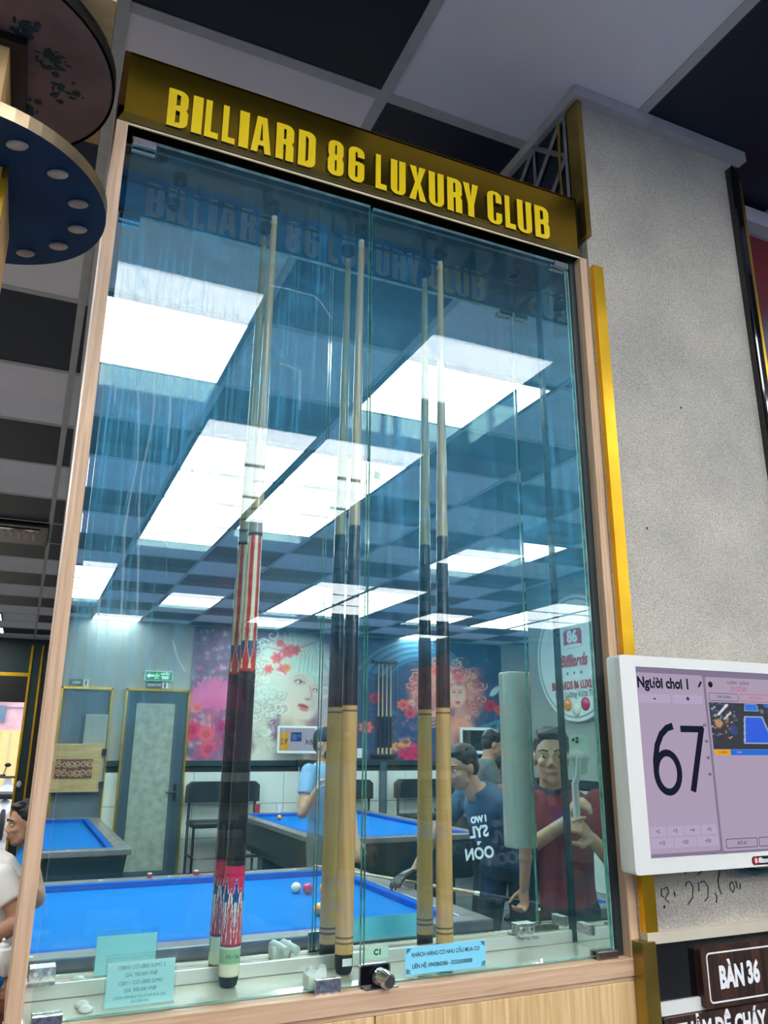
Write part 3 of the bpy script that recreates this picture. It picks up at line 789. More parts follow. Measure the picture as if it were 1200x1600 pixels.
    for k in range(14): c.stroke([(860+14*k, 130+4*k), (900+15*k, 260), (880+17*k, 400)], 7, [(232, 238, 224), (172, 200, 190)][k % 2], .6)
    # coral blossoms in the hair
    for x, y, s in ((800, 240, 62), (720, 300, 52), (860, 230, 48), (770, 390, 50), (660, 390, 40), (740, 180, 36)):
        c.flower(x, y, s, (244, 112, 118), (222, 58, 84), 6); 
    c.flower(800, 372, 34, (246, 150, 70), (232, 96, 60), 6); c.blob(760, 420, 36, 14, (238, 228, 226), .9, 20)
    c.stroke([(640, 215), (760, 240), (880, 215), (1010, 160)], 6, (206, 120, 120), .8)
    c.blob(1160, 640, 30, 60, (214, 84, 110), .8, 0, .7); c.blob(1150, 800, 45, 50, (236, 140, 110), .8, 0, .7); c.blob(1080, 250, 46, 60, (226, 160, 130), .5, 0, .8)
    for _ in range(60): c.blob(r.uniform(1100, 1245), r.uniform(50, 1100), r.uniform(10, 36), r.uniform(10, 30), [(198, 110, 140), (230, 150, 160), (140, 130, 160)][r.randint(3)], .5, r.uniform(0, 180), .8)
    return c.out()*.95
def mural_two(U, V):
    X, Y = 215+U*915, (1-V)*848+72
    r = np.random.RandomState(5); c = Canvas(X, Y, (36, 62, 98))
    c.mix(np.clip((X-240)/300, 0, 1)*.3, (34, 84, 128)); c.mix(np.clip((Y-600)/400, 0, 1)*.4, (66, 66, 96))
    for _ in range(220):
        c.blob(r.uniform(235, 1165), r.uniform(30, 960), r.uniform(10, 60), r.uniform(8, 30), [(40, 110, 150), (24, 44, 80), (70, 120, 150), (96, 78, 112), (40, 60, 110)][r.randint(5)], .55, r.uniform(0, 180), .8)
    for k in range(12): c.stroke(curl(700, 420, 300+16*k, .5, 3.4, 26), 12, [(50, 140, 180), (40, 84, 130), (120, 170, 180)][k % 3], .5)
    # curly copper hair
    c.blob(760, 400, 230, 190, (206, 130, 122), .95, 0, .35); c.blob(900, 480, 130, 210, (196, 124, 120), .95, 8, .4); c.blob(620, 480, 110, 170, (204, 122, 124), .9, -8, .4)
    c.blob(860, 770, 120, 190, (212, 150, 134), 1, -6, .3); c.blob(850, 640, 50, 110, (206, 142, 128), 1)
    c.blob(835, 460, 62, 100, (226, 176, 158), 1, 6, .25)
    for x in (812, 852): c.blob(x, 440, 14, 6, (90, 50, 52), .9); c.stroke([(x-14, 424), (x+12, 422)], 3, (130, 76, 70), .8)
    c.stroke([(836, 442), (832, 482)], 4, (196, 130, 118), .8); c.blob(836, 510, 22, 8, (196, 58, 66), 1); c.blob(836, 522, 17, 7, (212, 84, 84), 1)
    for k in range(170):
        a = r.uniform(0, 2*math.pi); q = r.uniform(.35, 1.08)
        x, y = 770+220*q*math.cos(a), 440+230*q*math.sin(a)
        if 780 < x < 900 and 385 < y < 640: continue
        c.stroke(curl(x, y, r.uniform(16, 48), r.uniform(.8, 1.6), r.uniform(0, 6), 12, r.choice([-1, 1])), r.uniform(4, 8), [(238, 178, 158), (168, 88, 92), (222, 138, 130), (244, 150, 120)][r.randint(4)], .8)
    for x, y, s in ((620, 290, 40), (700, 290, 34), (840, 330, 36), (770, 285, 30)): c.flower(x, y, s, (240, 112, 96), (220, 60, 84), 6)
    for x, y, s, q, w in ((1045, 530, 48, (206, 44, 70), (140, 20, 46)), (1110, 560, 40, (230, 82, 70), (170, 40, 50)), (530, 860, 72, (222, 30, 92), (150, 10, 56)), (590, 880, 60, (214, 24, 84), (140, 10, 50)),
                          (510, 800, 40, (240, 150, 70), (214, 90, 50)), (500, 540, 44, (230, 96, 80), (180, 54, 60)), (540, 600, 40, (212, 66, 84), (150, 30, 60)), (330, 500, 40, (170, 40, 70), (110, 20, 50)), (280, 700, 46, (226, 100, 90), (170, 54, 64)), (460, 830, 36, (240, 160, 90), (220, 100, 60))):
        c.flower(x, y, s, q, w, 7)
    c.blob(1080, 420, 60, 26, (206, 226, 220), .9, -50); c.blob(990, 270, 40, 70, (130, 90, 110), .5, 0, .8); c.stroke([(960, 700), (1100, 640), (1080, 760), (960, 720)], 16, (96, 170, 170), .6)
    for _ in range(60): c.blob(r.uniform(420, 640), r.uniform(640, 900), r.uniform(8, 30), r.uniform(8, 24), [(150, 90, 130), (80, 110, 160), (214, 90, 110), (60, 60, 110)][r.randint(4)], .6, r.uniform(0, 180), .8)
    return c.out()*1.0
mu = thing('flower_mural', 'mural of a pale haired woman with coral blossoms beside the glass door', 'mural', (1.975, YB, 1.40))
MB().box(1.972, 4.30, YB, YB+.012, 1.40, 3.13).build('panel', M['wall_grey'], mu)
grid_print('picture', mural_one, 250, 200, ((1.975, YB+.014, 1.402), (2.32, 0, 0), (0, 0, 1.725)), M['print'], mu)
mu = thing('rose_mural', 'dark blue mural of a woman with curly copper hair and roses', 'mural', (4.31, YB, 1.40))
MB().box(4.305, 6.78, YB, YB+.012, 1.40, 3.13).build('panel', M['wall_grey'], mu)
grid_print('picture', mural_two, 250, 200, ((4.308, YB+.014, 1.402), (2.47, 0, 0), (0, 0, 1.725)), M['print'], mu)

# ---- round club sign on the left wall (seen by way of both mirrors)
rs = thing('round_sign', 'round white club sign with red script and three billiard balls on the left wall', 'wall sign', (XL, -3.2, 1.8))
SX = XL+.055; sc0 = (-3.20, 2.39)
def ringpts(cy_, cz, r, n=48): return [(cy_+r*math.cos(2*math.pi*k/n), cz+r*math.sin(2*math.pi*k/n)) for k in range(n)]
MB().prism(ringpts(*sc0, .575), (XL, 0, 0), Y3, Z3, X3, .05).build('disc', M['white_print'], rs)
rim = MB(); pr_ = ringpts(*sc0, .535); 
rim.tube([(SX-.004, a, b) for a, b in pr_+pr_[:1]], .007, 6); rim.build('rim_line', M['wall_grey'], rs)
def rtext(s, size, y, z, mat, **k): text('lettering', s, size, (SX, y, z), -Y3*-1, Z3, X3, mat, rs, **k)
rtext('Billiards', .15, sc0[0], 2.355, M['red_print'], bold=.005, sx=.85, shear=.35)
for k in (-1, 0, 1):
    MB().prism([(sc0[0]+.10*k+(.018 if q % 2 == 0 else .008)*math.sin(math.pi*q/5), 2.245+(.018 if q % 2 == 0 else .008)*math.cos(math.pi*q/5)) for q in range(10)], (SX, 0, 0), Y3, Z3, X3, .001).build('star', M['ink'], rs)
rtext('BILLIARDS 86 LUXURY', .098, sc0[0], 2.135, M['red_print'], bold=.004, sx=.72)
rtext('Chất Lượng Vượt Trội', .082, sc0[0], 2.055, M['ink'], sx=.8)
MB().prism([(sc0[0]+a*.13, 2.56+b*.085) for a, b in rrect(-1, -1, 1, 1, .35)], (SX-.006, 0, 0), Y3, Z3, X3, .008).build('emblem', M['red_print'], rs)
MB().prism([(sc0[0]+a*.14, 2.49+b*.018) for a, b in rrect(-1, -1, 1, 1, .9)], (SX-.006, 0, 0), Y3, Z3, X3, .010).build('emblem_ribbon', M['white_print'], rs)
rtext('86', .15, sc0[0], 2.57, M['white_print'], bold=.008, depth=.004)
for dy, dz, mt in ((.13, 1.965, 'ball_red'), (-.13, 1.97, 'ball_orange'), (0, 1.925, 'ball_white')):
    MB().ell((SX, sc0[0]+dy, dz), (.02, .06, .06)).build('ball_print', M[mt], rs, True)

# =================================================================== pillar right of the cabinet
pl = struct('wall_pillar', MB().box(1.065, 1.575, 1.26, 2.10, 0, CEIL), M['concrete'])
MB().prism([(1.045, 1.235), (1.606, 1.235), (1.606, 1.262), (1.072, 1.262), (1.072, 2.08), (1.045, 2.08)], (0, 0, 3.118), X3, Y3, Z3, .03).build('cornice', M['tbar'], pl)
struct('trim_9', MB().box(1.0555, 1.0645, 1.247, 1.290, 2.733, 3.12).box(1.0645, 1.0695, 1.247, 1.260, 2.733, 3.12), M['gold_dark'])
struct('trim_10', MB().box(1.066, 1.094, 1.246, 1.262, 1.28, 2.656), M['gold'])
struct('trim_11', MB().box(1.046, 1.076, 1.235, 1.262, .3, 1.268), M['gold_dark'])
la = thing('lattice_panel', 'dark geometric lattice screen above the cabinet under the ceiling', 'lattice', (1.05, 1.30, 2.6))
zb, zt, ya, yb2 = 2.6, 3.12, 1.30, 2.06
MB().box(1.0615, 1.0645, ya, yb2, zb+.1, zt).build('backing', M['tile_dark'], la)
def bar(p, q, r=.0065):
    MB().tube([(1.0555, *p), (1.0555, *q)], r, 4).build('lattice_bar', M['lattice'], la)
for k in range(6):
    y = 1.30+.13*k
    bar((y, 2.7), (y, 3.12), .005)
for k in range(-3, 6):
    y = 1.30+.13*k
    p, q = (y, 2.6), (y+.52, 3.12)
    t0 = max(.195, (1.30-y)/.52); t1 = min(1, (2.06-y)/.52)
    if t1 > t0: bar((y+.52*t0, 2.6+.52*t0), (y+.52*t1, 2.6+.52*t1)); 
    t0 = max(0, (1.30-y)/.52); t1 = min(.805, (2.06-y)/.52)
    if t1 > t0: bar((y+.52*t0, 3.12-.52*t0), (y+.52*t1, 3.12-.52*t1))
for y, z in ((1.43, 2.86), (1.56, 2.99), (1.56, 2.73), (1.69, 2.86), (1.82, 2.99), (1.82, 2.73)):
    d = .05
    for a, b in (((y-d, z), (y, z+d)), ((y, z+d), (y+d, z)), ((y+d, z), (y, z-d)), ((y, z-d), (y-d, z))): bar(a, b, .005)
MB().tube([(1.051, 1.315, 3.10), (1.0505, 1.322, 2.95), (1.051, 1.318, 2.80), (1.0505, 1.325, 2.70)], .004, 6).build('edge_strip', M['gold_dark'], la)
# right edge of the pillar: black moulding, gold bead
struct('trim_12', MB().box(1.549, 1.5745, 1.238, 1.275, .3, 3.09, .006), M['black_gloss'])
struct('trim_13', MB().box(1.5745, 1.585, 1.243, 1.285, .3, 3.05), M['gold'])
struct('trim_14', MB().box(1.62, 4.5, 1.38, 1.46, 3.08, 3.13), M['soffit'])
def art(U, V):
    X, Y = U*400, (1-V)*500
    r = np.random.RandomState(9); c = Canvas(X, Y, (22, 50, 92))
    c.mix(np.clip((150-Y)/120, 0, 1), (112, 16, 30))
    for _ in range(60): c.blob(r.uniform(0, 400), r.uniform(60, 500), r.uniform(10, 50), r.uniform(10, 40), [(40, 84, 130), (206, 150, 150), (30, 36, 80), (20, 130, 160), (240, 236, 228)][r.randint(5)], .55, r.uniform(0, 180), .7)
    c.blob(60, 190, 40, 60, (205, 150, 160), .8, 20, .6); c.blob(110, 360, 60, 60, (30, 140, 170), .9, 0, .4); c.blob(100, 420, 60, 16, (220, 120, 130), .8)
    return c.out()
am = thing('wall_artwork', 'tall red and blue artwork behind the right edge of the grey pillar', 'artwork', (1.63, 1.44, .9))
MB().box(1.625, 3.4, 1.425, 1.459, .9, 3.075).build('panel', M['wall_grey'], am)
grid_print('picture', art, 60, 90, ((1.63, 1.422, .9), (1.7, 0, 0), (0, 0, 2.17)), M['print'], am)

# lower right: ledge, black board, signs
struct('trim_15', MB().box(1.066, 1.548, 1.243, 1.262, 1.262, 1.280), plain('cream ledge', (.55, .50, .40, 1), .5))
struct('trim_16', MB().box(1.076, 1.548, 1.252, 1.261, .6, 1.262), M['black_gloss'])
struct('trim_17', MB().box(1.078, 1.548, 1.246, 1.2525, 1.147, 1.168), M['white_plastic'])
def plate(name, label, x0, x1, z0, z1, y, th=.012):
    t = thing(name, label, 'sign', ((x0+x1)/2, y, z0))
    w, h = x1-x0, z1-z0
    MB().prism(rrect(x0, z0, x1, z1, .008), (0, y, 0), X3, Z3, -Y3, th).build('plate', M['rosewood'], t)
    return t, y-th
t, yf = plate('table_sign', 'dark striped wooden sign reading BÀN 36 with a white outline', 1.178, 1.40, 1.150, 1.249, 1.252, .016)
o1, i1 = rrect(1.190, 1.158, 1.388, 1.240, .008), rrect(1.1925, 1.1605, 1.3855, 1.2375, .006)
b = shape_mb([o1, i1], (0, yf, 0), X3, Z3, -Y3, .0008); b.m = [0]*len(b.f); b.build('outline', M['white_print'], t)
text('lettering', 'BÀN', .049, (1.2475, yf, 1.196), X3, Z3, -Y3, M['white_print'], t, sx=.62, bold=.0024)
text('lettering', '36', .049, (1.3015, yf, 1.198), X3, Z3, -Y3, M['white_print'], t, sx=.64, bold=.0024)
t, yf = plate('warning_sign', 'dark striped wooden warning sign cut by the bottom right corner', 1.083, 1.46, 1.04, 1.146, 1.250, .012)
text('lettering', 'THẢM DỄ CHÁY', .043, (1.1100, yf, 1.1175), X3, Z3, -Y3, M['white_print'], t, sx=.66, bold=.002, align='LEFT')
text('lettering', 'CẤM HÚT THUỐC', .030, (1.1135, yf, 1.065), X3, Z3, -Y3, M['white_print'], t, sx=.72, bold=.001, align='LEFT')
# pen scribble on the concrete under the screen
pn = MB(); ys_ = 1.2592
def pen(pts): pn.tube([(x, ys_, z) for x, z in pts], .0011, 5)
def px(x, y): return (1.0690+(x-205)/1150*.2905, 1.372-(y-0)/360*.0925)
for pts in ([(325, 40), (330, 90)], [(325, 140), (325, 215)], [(412, 90), (408, 140), (430, 150)], [(430, 95), (468, 85), (475, 120), (440, 160), (470, 190)], [(530, 120), (535, 150)],
            [(640, 0), (700, -15)], [(645, 90), (655, 65), (690, 62), (715, 100), (700, 170), (650, 212)], [(768, 130), (772, 70)], [(770, 20), (850, -20)], [(790, 72), (830, 65), (865, 110), (850, 180), (815, 200)],
            [(925, 150), (940, 175), (930, 220)], [(1000, 0), (970, 60), (968, 110), (990, 165)], [(1090, 90), (1082, 130), (1110, 160), (1130, 120), (1110, 85), (1092, 95)], [(1150, 85), (1155, 130), (1185, 140), (1190, 100)]):
    pen([px(*p) for p in pts])
pn.build('pen_scribble', M['pen'], pl)
for x, z in ((1.125, 1.317), (1.166, 2.047), (1.30, 2.35)): MB().ell((x, 1.2595, z), (.003, .0012, .003), None, 8, 5).build('nail_hole', M['ink'], pl)

# ---- score screen on an arm
tv = thing('score_screen', 'white framed score monitor showing 67 mounted on the grey pillar', 'monitor', (1.30, 1.26, 1.40))
YT = 1.19
fr = MB()
TX0, TX1, TZ0, TZ1 = 1.004, 1.636, 1.386, 1.766
SX0, SX1, SZ0, SZ1 = 1.0405, 1.600, 1.4115, 1.7455
fr.box(TX0, TX1, YT+.006, YT+.040, TZ0, TZ1, .008)
fr.build('housing', M['white_plastic'], tv, True)
bz = shape_mb([rrect(TX0, TZ0, TX1, TZ1, .007), rrect(SX0, SZ0, SX1, SZ1, .0015)], (0, YT+.012, 0), X3, Z3, -Y3, .014); bz.m = [0]*len(bz.f)
bz.build('bezel', M['white_plastic'], tv)
MB().box(SX0, SX1, YT+.004, YT+.008, SZ0, SZ1).build('display', M['screen_dark'], tv)
MB().cyl((1.30, YT+.04, 1.57), (1.30, 1.26, 1.57), .03).build('wall_arm', M['black_plastic'], tv)
yd = YT+.0038
def ui(name, x0, x1, z0, z1, mat, r=.004, d=.0002, lay=0): return MB().prism(rrect(x0, z0, x1, z1, r), (0, yd-.0003*lay, 0), X3, Z3, -Y3, d).build(name, M[mat], tv)
def ut(s, size, x, z, mat='screen_ink', lay=2, **k): text('lettering', s, size, (x, yd-.0003*lay, z), X3, Z3, -Y3, M[mat], tv, depth=.0001, **k)
# screen pixels -> metres through the sheet of the display
def sx_(x, y): return SX0+(x-993-(y-1041)*(22/299))/207*.3455
def sz_(x, y): return SZ1-((y-1041)-(x-993)*.056*(1-(y-1041)/150))/299*(.334)
ui('score_panel', 1.0425, 1.2105, SZ0+.006, SZ1-.010, 'screen', .006)
ui('camera_panel', 1.2165, 1.598, SZ0+.004, SZ1-.012, 'screen', .006)
ut('Người chơi 1', .0275, 1.109, 1.7165, sx=.88, bold=.0010)
pe = MB().prism([(0, 0), (.004, .001), (.011, .010), (.008, .013), (.001, .004)], (1.196, yd-.0006, 1.712), X3, Z3, -Y3, .0002).build('pencil_icon', M['screen_ink'], tv)
for x in (1.085, 1.167): ui('button', x-.038, x+.038, 1.680, 1.697, 'screen_pale', .003, lay=1)
ut('-', .016, 1.085, 1.689, bold=.0006); ut('+', .016, 1.167, 1.689, bold=.0006)
# big digits as stroked ribbons
def ribbon(pts, w, name):
    mb = MB(); L = []; Rr = []
    for i, p in enumerate(pts):
        a, b = Vector(pts[max(i-1, 0)]), Vector(pts[min(i+1, len(pts)-1)])
        d = (b-a).normalized(); nrm = Vector((-d.y, d.x)); p = Vector(p)
        L.append(p+nrm*w/2); Rr.append(p-nrm*w/2)
    n = len(pts); q = [(p.x, yd-.0006, p.y) for p in L+Rr]
    mb.add(q, [(i, i+1, n+i+1, n+i) for i in range(n-1)]); return mb.build(name, M['screen_ink'], tv)
cx6, cz6, a6, b6 = 1.1015, 1.5555, .0275, .0345
pts = [(1.118, 1.6375), (1.108, 1.6365), (1.095, 1.628), (1.083, 1.608), (1.0765, 1.583)]+[(cx6-a6*math.cos(t), cz6+b6*math.sin(t)) for t in [2*math.pi*k/28 for k in range(27, -1, -1)]]
pts = [(1.123, 1.6385), (1.108, 1.6345), (1.093, 1.623), (1.081, 1.603), (1.0745, 1.577), (1.074, 1.5555)]
pts += [(cx6-a6*math.cos(t), cz6-b6*math.sin(t)) for t in [2*math.pi*k/28 for k in range(1, 30)]]
ribbon(pts, .0125, 'digit')
ribbon([(1.141, 1.6335), (1.199, 1.6335)], .0120, 'digit')
ribbon([(1.1945, 1.6375), (1.158, 1.521)], .0135, 'digit')
for k, s in enumerate(('+3', '+3', '+2', '+3')): ut(s, .0075, 1.2025, 1.641-.030*k, bold=.0003)
for k, s in enumerate(('+2', '+3', '+4', '+5')): ui('button', 1.047+.0405*k, 1.0845+.0405*k, 1.4465, 1.4625, 'screen_pale', .002, lay=1); ut(s, .0095, 1.0655+.0405*k, 1.4545)
for k, s in enumerate(('+10', '+20', '+50')): ui('button', 1.047+.0545*k, 1.0985+.0545*k, 1.4265, 1.4435, 'screen_pale', .002, lay=1); ut(s, .0095, 1.0725+.0545*k, 1.435)
MB().cyl((1.229, yd-.0004, 1.719), (1.229, yd-.0006, 1.719), .0058, 20).build('speaker_icon', M['screen_ink'], tv)
ut('LƯỢNG · LƯỢNG', .0075, 1.303, 1.724); ut('01:27:03', .0125, 1.303, 1.712, 'screen_red', sx=.95)
for a, b, s, mt in ((1.222, 1.299, 'TẠM DỪNG', 'screen_ink'), (1.304, 1.39, 'KẾT THÚC', 'screen_red')):
    q = shape_mb([rrect(a, 1.688, b, 1.703, .003), rrect(a+.0008, 1.6888, b-.0008, 1.7022, .0024)], (0, yd-.0003, 0), X3, Z3, -Y3, .0001); q.m = [0]*len(q.f)
    q.build('button_outline', M[mt], tv); ut(s, .0072, (a+b)/2, 1.6955, mt)
def cam_pic(U, V):
    X, Y = U*475, (1-V)*420
    r = np.random.RandomState(2); c = Canvas(X, Y, (30, 36, 46))
    for _ in range(90): c.blob(r.uniform(0, 180), r.uniform(0, 330), r.uniform(5, 22), r.uniform(4, 18), [(110, 130, 160), (20, 24, 32), (190, 150, 120), (60, 80, 120), (210, 205, 205), (110, 30, 44), (34, 60, 130)][r.randint(7)], .8, r.uniform(0, 180), .5)
    c.stroke([(60, 110), (130, 20)], 12, (214, 216, 222)); c.stroke([(100, 150), (150, 90)], 9, (200, 200, 210)); c.blob(150, 140, 26, 34, (40, 40, 52)); c.blob(55, 190, 30, 50, (196, 140, 96), .9); c.blob(160, 250, 34, 60, (30, 56, 120), .9)
    def poly(p, colr):
        m = np.ones(X.shape, bool)
        for (x0, y0), (x1, y1) in zip(p, p[1:]+p[:1]): m &= ((x1-x0)*(Y-y0)-(y1-y0)*(X-x0)) >= 0
        c.mix(m*1.0, colr)
    poly([(262, 5), (352, 5), (362, 70), (252, 70)], (150, 170, 190)); poly([(266, 8), (348, 8), (356, 64), (258, 64)], (24, 106, 210))
    poly([(245, 118), (385, 118), (450, 372), (222, 372)], (150, 172, 196)); poly([(256, 126), (376, 126), (438, 360), (236, 360)], (22, 84, 214))
    poly([(400, 5), (475, 5), (475, 35), (415, 35)], (24, 100, 200)); poly([(425, 60), (475, 60), (475, 115), (450, 115)], (24, 100, 200))
    c.blob(385, 70, 18, 26, (120, 120, 130), .8)
    return c.out()
grid_print('camera_picture', cam_pic, 90, 80, ((1.2195, yd-.0006, 1.597), (.172, 0, 0), (0, 0, .088)), M['screen_print'], tv)
ui('caption_bar', 1.222, 1.262, 1.586, 1.5965, 'screen_orange', .001, lay=2); ui('caption_bar', 1.262, 1.39, 1.586, 1.5965, 'screen_blue', .001, lay=1)
ut('LƯỢNG', .006, 1.242, 1.5912, lay=4); ut('00:00', .006, 1.285, 1.5912, 'screen_pale', lay=3)
for a, b, s in ((1.2255, 1.305, 'ĐỔI BI'), (1.309, 1.39, 'HỦY')):
    q = shape_mb([rrect(a, 1.420, b, 1.4365, .003), rrect(a+.001, 1.421, b-.001, 1.4355, .0024)], (0, yd-.0003, 0), X3, Z3, -Y3, .0001); q.m = [0]*len(q.f)
    q.build('button_outline', M['screen_ink'], tv); ut(s, .008, (a+b)/2, 1.428)
lg = MB().prism(rrect(1.2795, 1.3895, 1.345, 1.4045, .006), (0, YT-.002, 0), X3, Z3, -Y3, .0008).build('logo_badge', M['black_plastic'], tv)
MB().prism([(1.2885+.0068*math.cos(2*math.pi*k/20), 1.397+.0068*math.sin(2*math.pi*k/20)) for k in range(20)], (0, YT-.0028, 0), X3, Z3, -Y3, .0004).build('logo_ball', M['red_print'], tv)
text('logo_lettering', 'B', .010, (1.289, YT-.0034, 1.397), X3, Z3, -Y3, M['white_print'], tv, depth=.0001, bold=.0004)
text('logo_lettering', 'illizon', .0125, (1.2955, YT-.003, 1.397), X3, Z3, -Y3, M['white_print'], tv, depth=.0001, bold=.0005, align='LEFT', sx=.9)
MB().tube([(1.25, YT+.03, 1.387), (1.29, YT+.045, 1.372), (1.34, YT+.05, 1.366), (1.42, YT+.05, 1.372)], .0045, 8).build('cable', M['cable'], tv)
MB().tube([(1.28, YT+.03, 1.387), (1.32, YT+.05, 1.376), (1.40, YT+.05, 1.362)], .003, 8).build('cable', M['black_plastic'], tv)
RUNS = [[(0.132, 2.233), (0.134, 2.201), (0.139, 2.14), (0.136, 2.084), (0.129, 2.023), (0.13, 1.973), (0.136, 1.903), (0.143, 1.794)], [(0.11, 2.172), (0.118, 2.105), (0.121, 2.045), (0.115, 1.978), (0.112, 1.928), (0.117, 1.854), (0.12, 1.792)], [(0.074, 2.174), (0.076, 2.139)], [(0.154, 2.238), (0.166, 2.145), (0.167, 2.075)], [(0.324, 2.427), (0.362, 2.428), (0.413, 2.427), (0.426, 2.419), (0.453, 2.384)], [(0.346, 2.273), (0.368, 2.269), (0.393, 2.263)], [(0.393, 2.257), (0.394, 2.186)], [(0.201, 1.757), (0.211, 1.728), (0.224, 1.709)], [(0.209, 2.059), (0.217, 1.904)], [(0.086, 1.85), (0.087, 1.751)]]

# =================================================================== the cue cabinet
cab = thing('display_cabinet', 'tall oak cue cabinet with glass doors, mirrored inside, under a gold name board', 'cabinet', (.545, 1.34, 0))
for x0, x1 in ((.025, .0455), (1.0445, 1.0645)):
    MB().box(x0, x1, 1.264, 1.43, 1.236, 2.681, .0012).build('frame_post', M['oak_pink'], cab)
MB().box(.025, 1.0645, 1.262, 1.292, 1.2105, 1.2385, .0012).build('sill_rail', M['oak_pink_h'], cab)
MB().box(.025, 1.0645, 1.266, 1.43, 1.2035, 1.2100).build('base_edge', M['oak_pink_h'], cab)
MB().box(.030, 1.066, 1.284, 1.43, .06, 1.2035).build('base_body', M['oak'], cab)
for x0, x1 in ((.027, .5455), (.5480, 1.0675)):
    MB().box(x0, x1, 1.265, 1.284, .09, 1.2025, .001).build('base_door', M['oak'], cab)
MB().box(.04, 1.055, 1.30, 1.42, 0, .06).build('plinth', M['black_plastic'], cab)
MB().box(.0455, 1.0445, 1.292, 1.412, 1.222, 1.2400).build('shelf', M['shelf'], cab)
MB().box(.0455, 1.0445, 1.412, 1.43, 1.21, 2.83).build('back_board', M['oak'], cab)
mm = MB()
def mirror(name, x0, x1, y0, y1, z0, z1):
    me = MB().box(x0, x1, y0, y1, z0, z1).mesh(name, [M['mirror'], M['mirror_edge'], M['edge_pale']], root_loc(cab))
    flat_y = (y1-y0) < (x1-x0)
    for p in me.polygons:
        p.material_index = 0 if abs(p.normal.y if flat_y else p.normal.x) > .9 else 1
    return link(name, me, cab)
mirror('back_mirror', .0455, 1.0185, 1.400, 1.406, 1.262, 2.805)
mirror('side_mirror', 1.0200, 1.0300, 1.2925, 1.3985, 1.2405, 2.655)
for p in bpy.data.objects['side_mirror'].data.polygons:
    if p.normal.y < -.9: p.material_index = 2
MB().box(1.0150, 1.0199, 1.3945, 1.3999, 1.2410, 2.80).build('corner_strip', M['mirror_edge'], cab)
MB().box(.0455, 1.0195, 1.396, 1.411, 1.2405, 1.2615, .001).build('mirror_channel', M['alu'], cab)
MB().box(1.0302, 1.0444, 1.285, 1.41, 1.2405, 2.80).build('side_filler', M['dark_trim'], cab)
def clamp(x0, x1, z0, z1):
    c = MB().box(x0, x1, 1.388, 1.3995, z0, z1, .001).box(x0, x1, 1.375, 1.39, z0-.004, z0+.001).build('mirror_clamp', M['steel_worn'], cab)
    for x in (x0+.25*(x1-x0), x0+.78*(x1-x0)):
        MB().cyl((x, 1.389, (z0+z1)/2+.001), (x, 1.3845, (z0+z1)/2+.001), .0032, 12).build('screw', M['chrome'], c)
clamp(.052, .088, 1.268, 1.286); clamp(.888, .925, 1.262, 1.282)
MB().box(1.0135, 1.0199, 1.340, 1.378, 1.262, 1.280, .001).build('mirror_clamp', M['steel_worn'], cab)

def pane(name, x0, x1, y0, y1, z0, z1, mt, parent, axis='y'):
    me = MB().box(x0, x1, y0, y1, z0, z1).mesh(name, [mt, M['glass_edge' if axis == 'y' else 'dark_trim'], M['edge_pale']], root_loc(parent))
    for p in me.polygons:
        a = abs(p.normal.y if axis == 'y' else p.normal.z)
        p.material_index = 0 if a > .9 else (2 if axis == 'y' and p.normal.z > .9 else 1)
    return link(name, me, parent)
dl = pane('glass_door', .0560, .5290, 1.280, 1.288, 1.2435, 2.668, M['glass'], cab)
dl['label'] = 'left glass door, the larger ceiling lamps reflected in it'
dr = pane('glass_door', .5345, 1.0180, 1.280, 1.288, 1.2435, 2.665, M['glass'], cab)
dr['label'] = 'right glass door with key lock and blue notice'
tg = pane('top_glass', .0456, 1.0190, 1.300, 1.399, 2.660, 2.666, M['glass_clean'], cab, 'z')
HOLES = [.156, .349, .541, .735, .928]
for x in HOLES:
    r = MB(); n = 24
    r.loft([[(x+q*math.cos(2*math.pi*k/n), 1.3615+q*math.sin(2*math.pi*k/n), z) for k in range(n)] for q, z in ((.0115, 2.6565), (.0145, 2.6565), (.0145, 2.672), (.0115, 2.672), (.0115, 2.6565))], False)
    r.build('cue_ring', M['rubber'], tg, True)
def hinge(x0, x1, z0, z1, mt, door):
    MB().box(x0, x1, 1.2715, 1.2798, z0, z1, .0012).box(x0, x1, 1.2882, 1.296, z0, z1, .0012).build('hinge', M[mt], door)
hinge(.057, .0995, 2.646, 2.662, 'chrome', dl); hinge(.978, 1.017, 2.6465, 2.660, 'chrome', dr)
hinge(.0575, .096, 1.2405, 1.254, 'steel_worn', dl); hinge(.9785, 1.0215, 1.2385, 1.2520, 'steel_brown', dr)
lt = MB().box(.4515, .4920, 1.2705, 1.2798, 1.2375, 1.2600, .001).build('latch', M['steel_worn'], dl)
MB().box(.4455, .476, 1.2882, 1.318, 1.2405, 1.262, .003).build('latch_housing', M['white_plastic'], dl, True)
lc = MB()
for x in (.452, .470): lc.cyl((x, 1.296, 1.262), (x+.014, 1.335, 1.257), .0075, 14)
lc.build('latch_roller', M['white_plastic'], dl, True)
lk = MB().prism(rrect(.5245, 1.2325, .5760, 1.2715, .004), (0, 1.2798, 0), X3, Z3, -Y3, .0045).build('lock_plate', M['black_gloss'], dr)
q = shape_mb([rrect(.5240, 1.2320, .5765, 1.2720, .0045), rrect(.5262, 1.2342, .5743, 1.2698, .0035)], (0, 1.2798, 0), X3, Z3, -Y3, .0055); q.m = [0]*len(q.f)
q.build('lock_rim', M['chrome'], dr)
kc = MB(); kx, kz = .5615, 1.2530
kc.tube([(kx-.004, 1.2755, kz+.001), (kx, 1.262, kz), (kx+.003, 1.2505, kz-.002)], [.0135, .0128, .0112], 24)
kc.build('lock_cylinder', M['chrome'], dr, True)
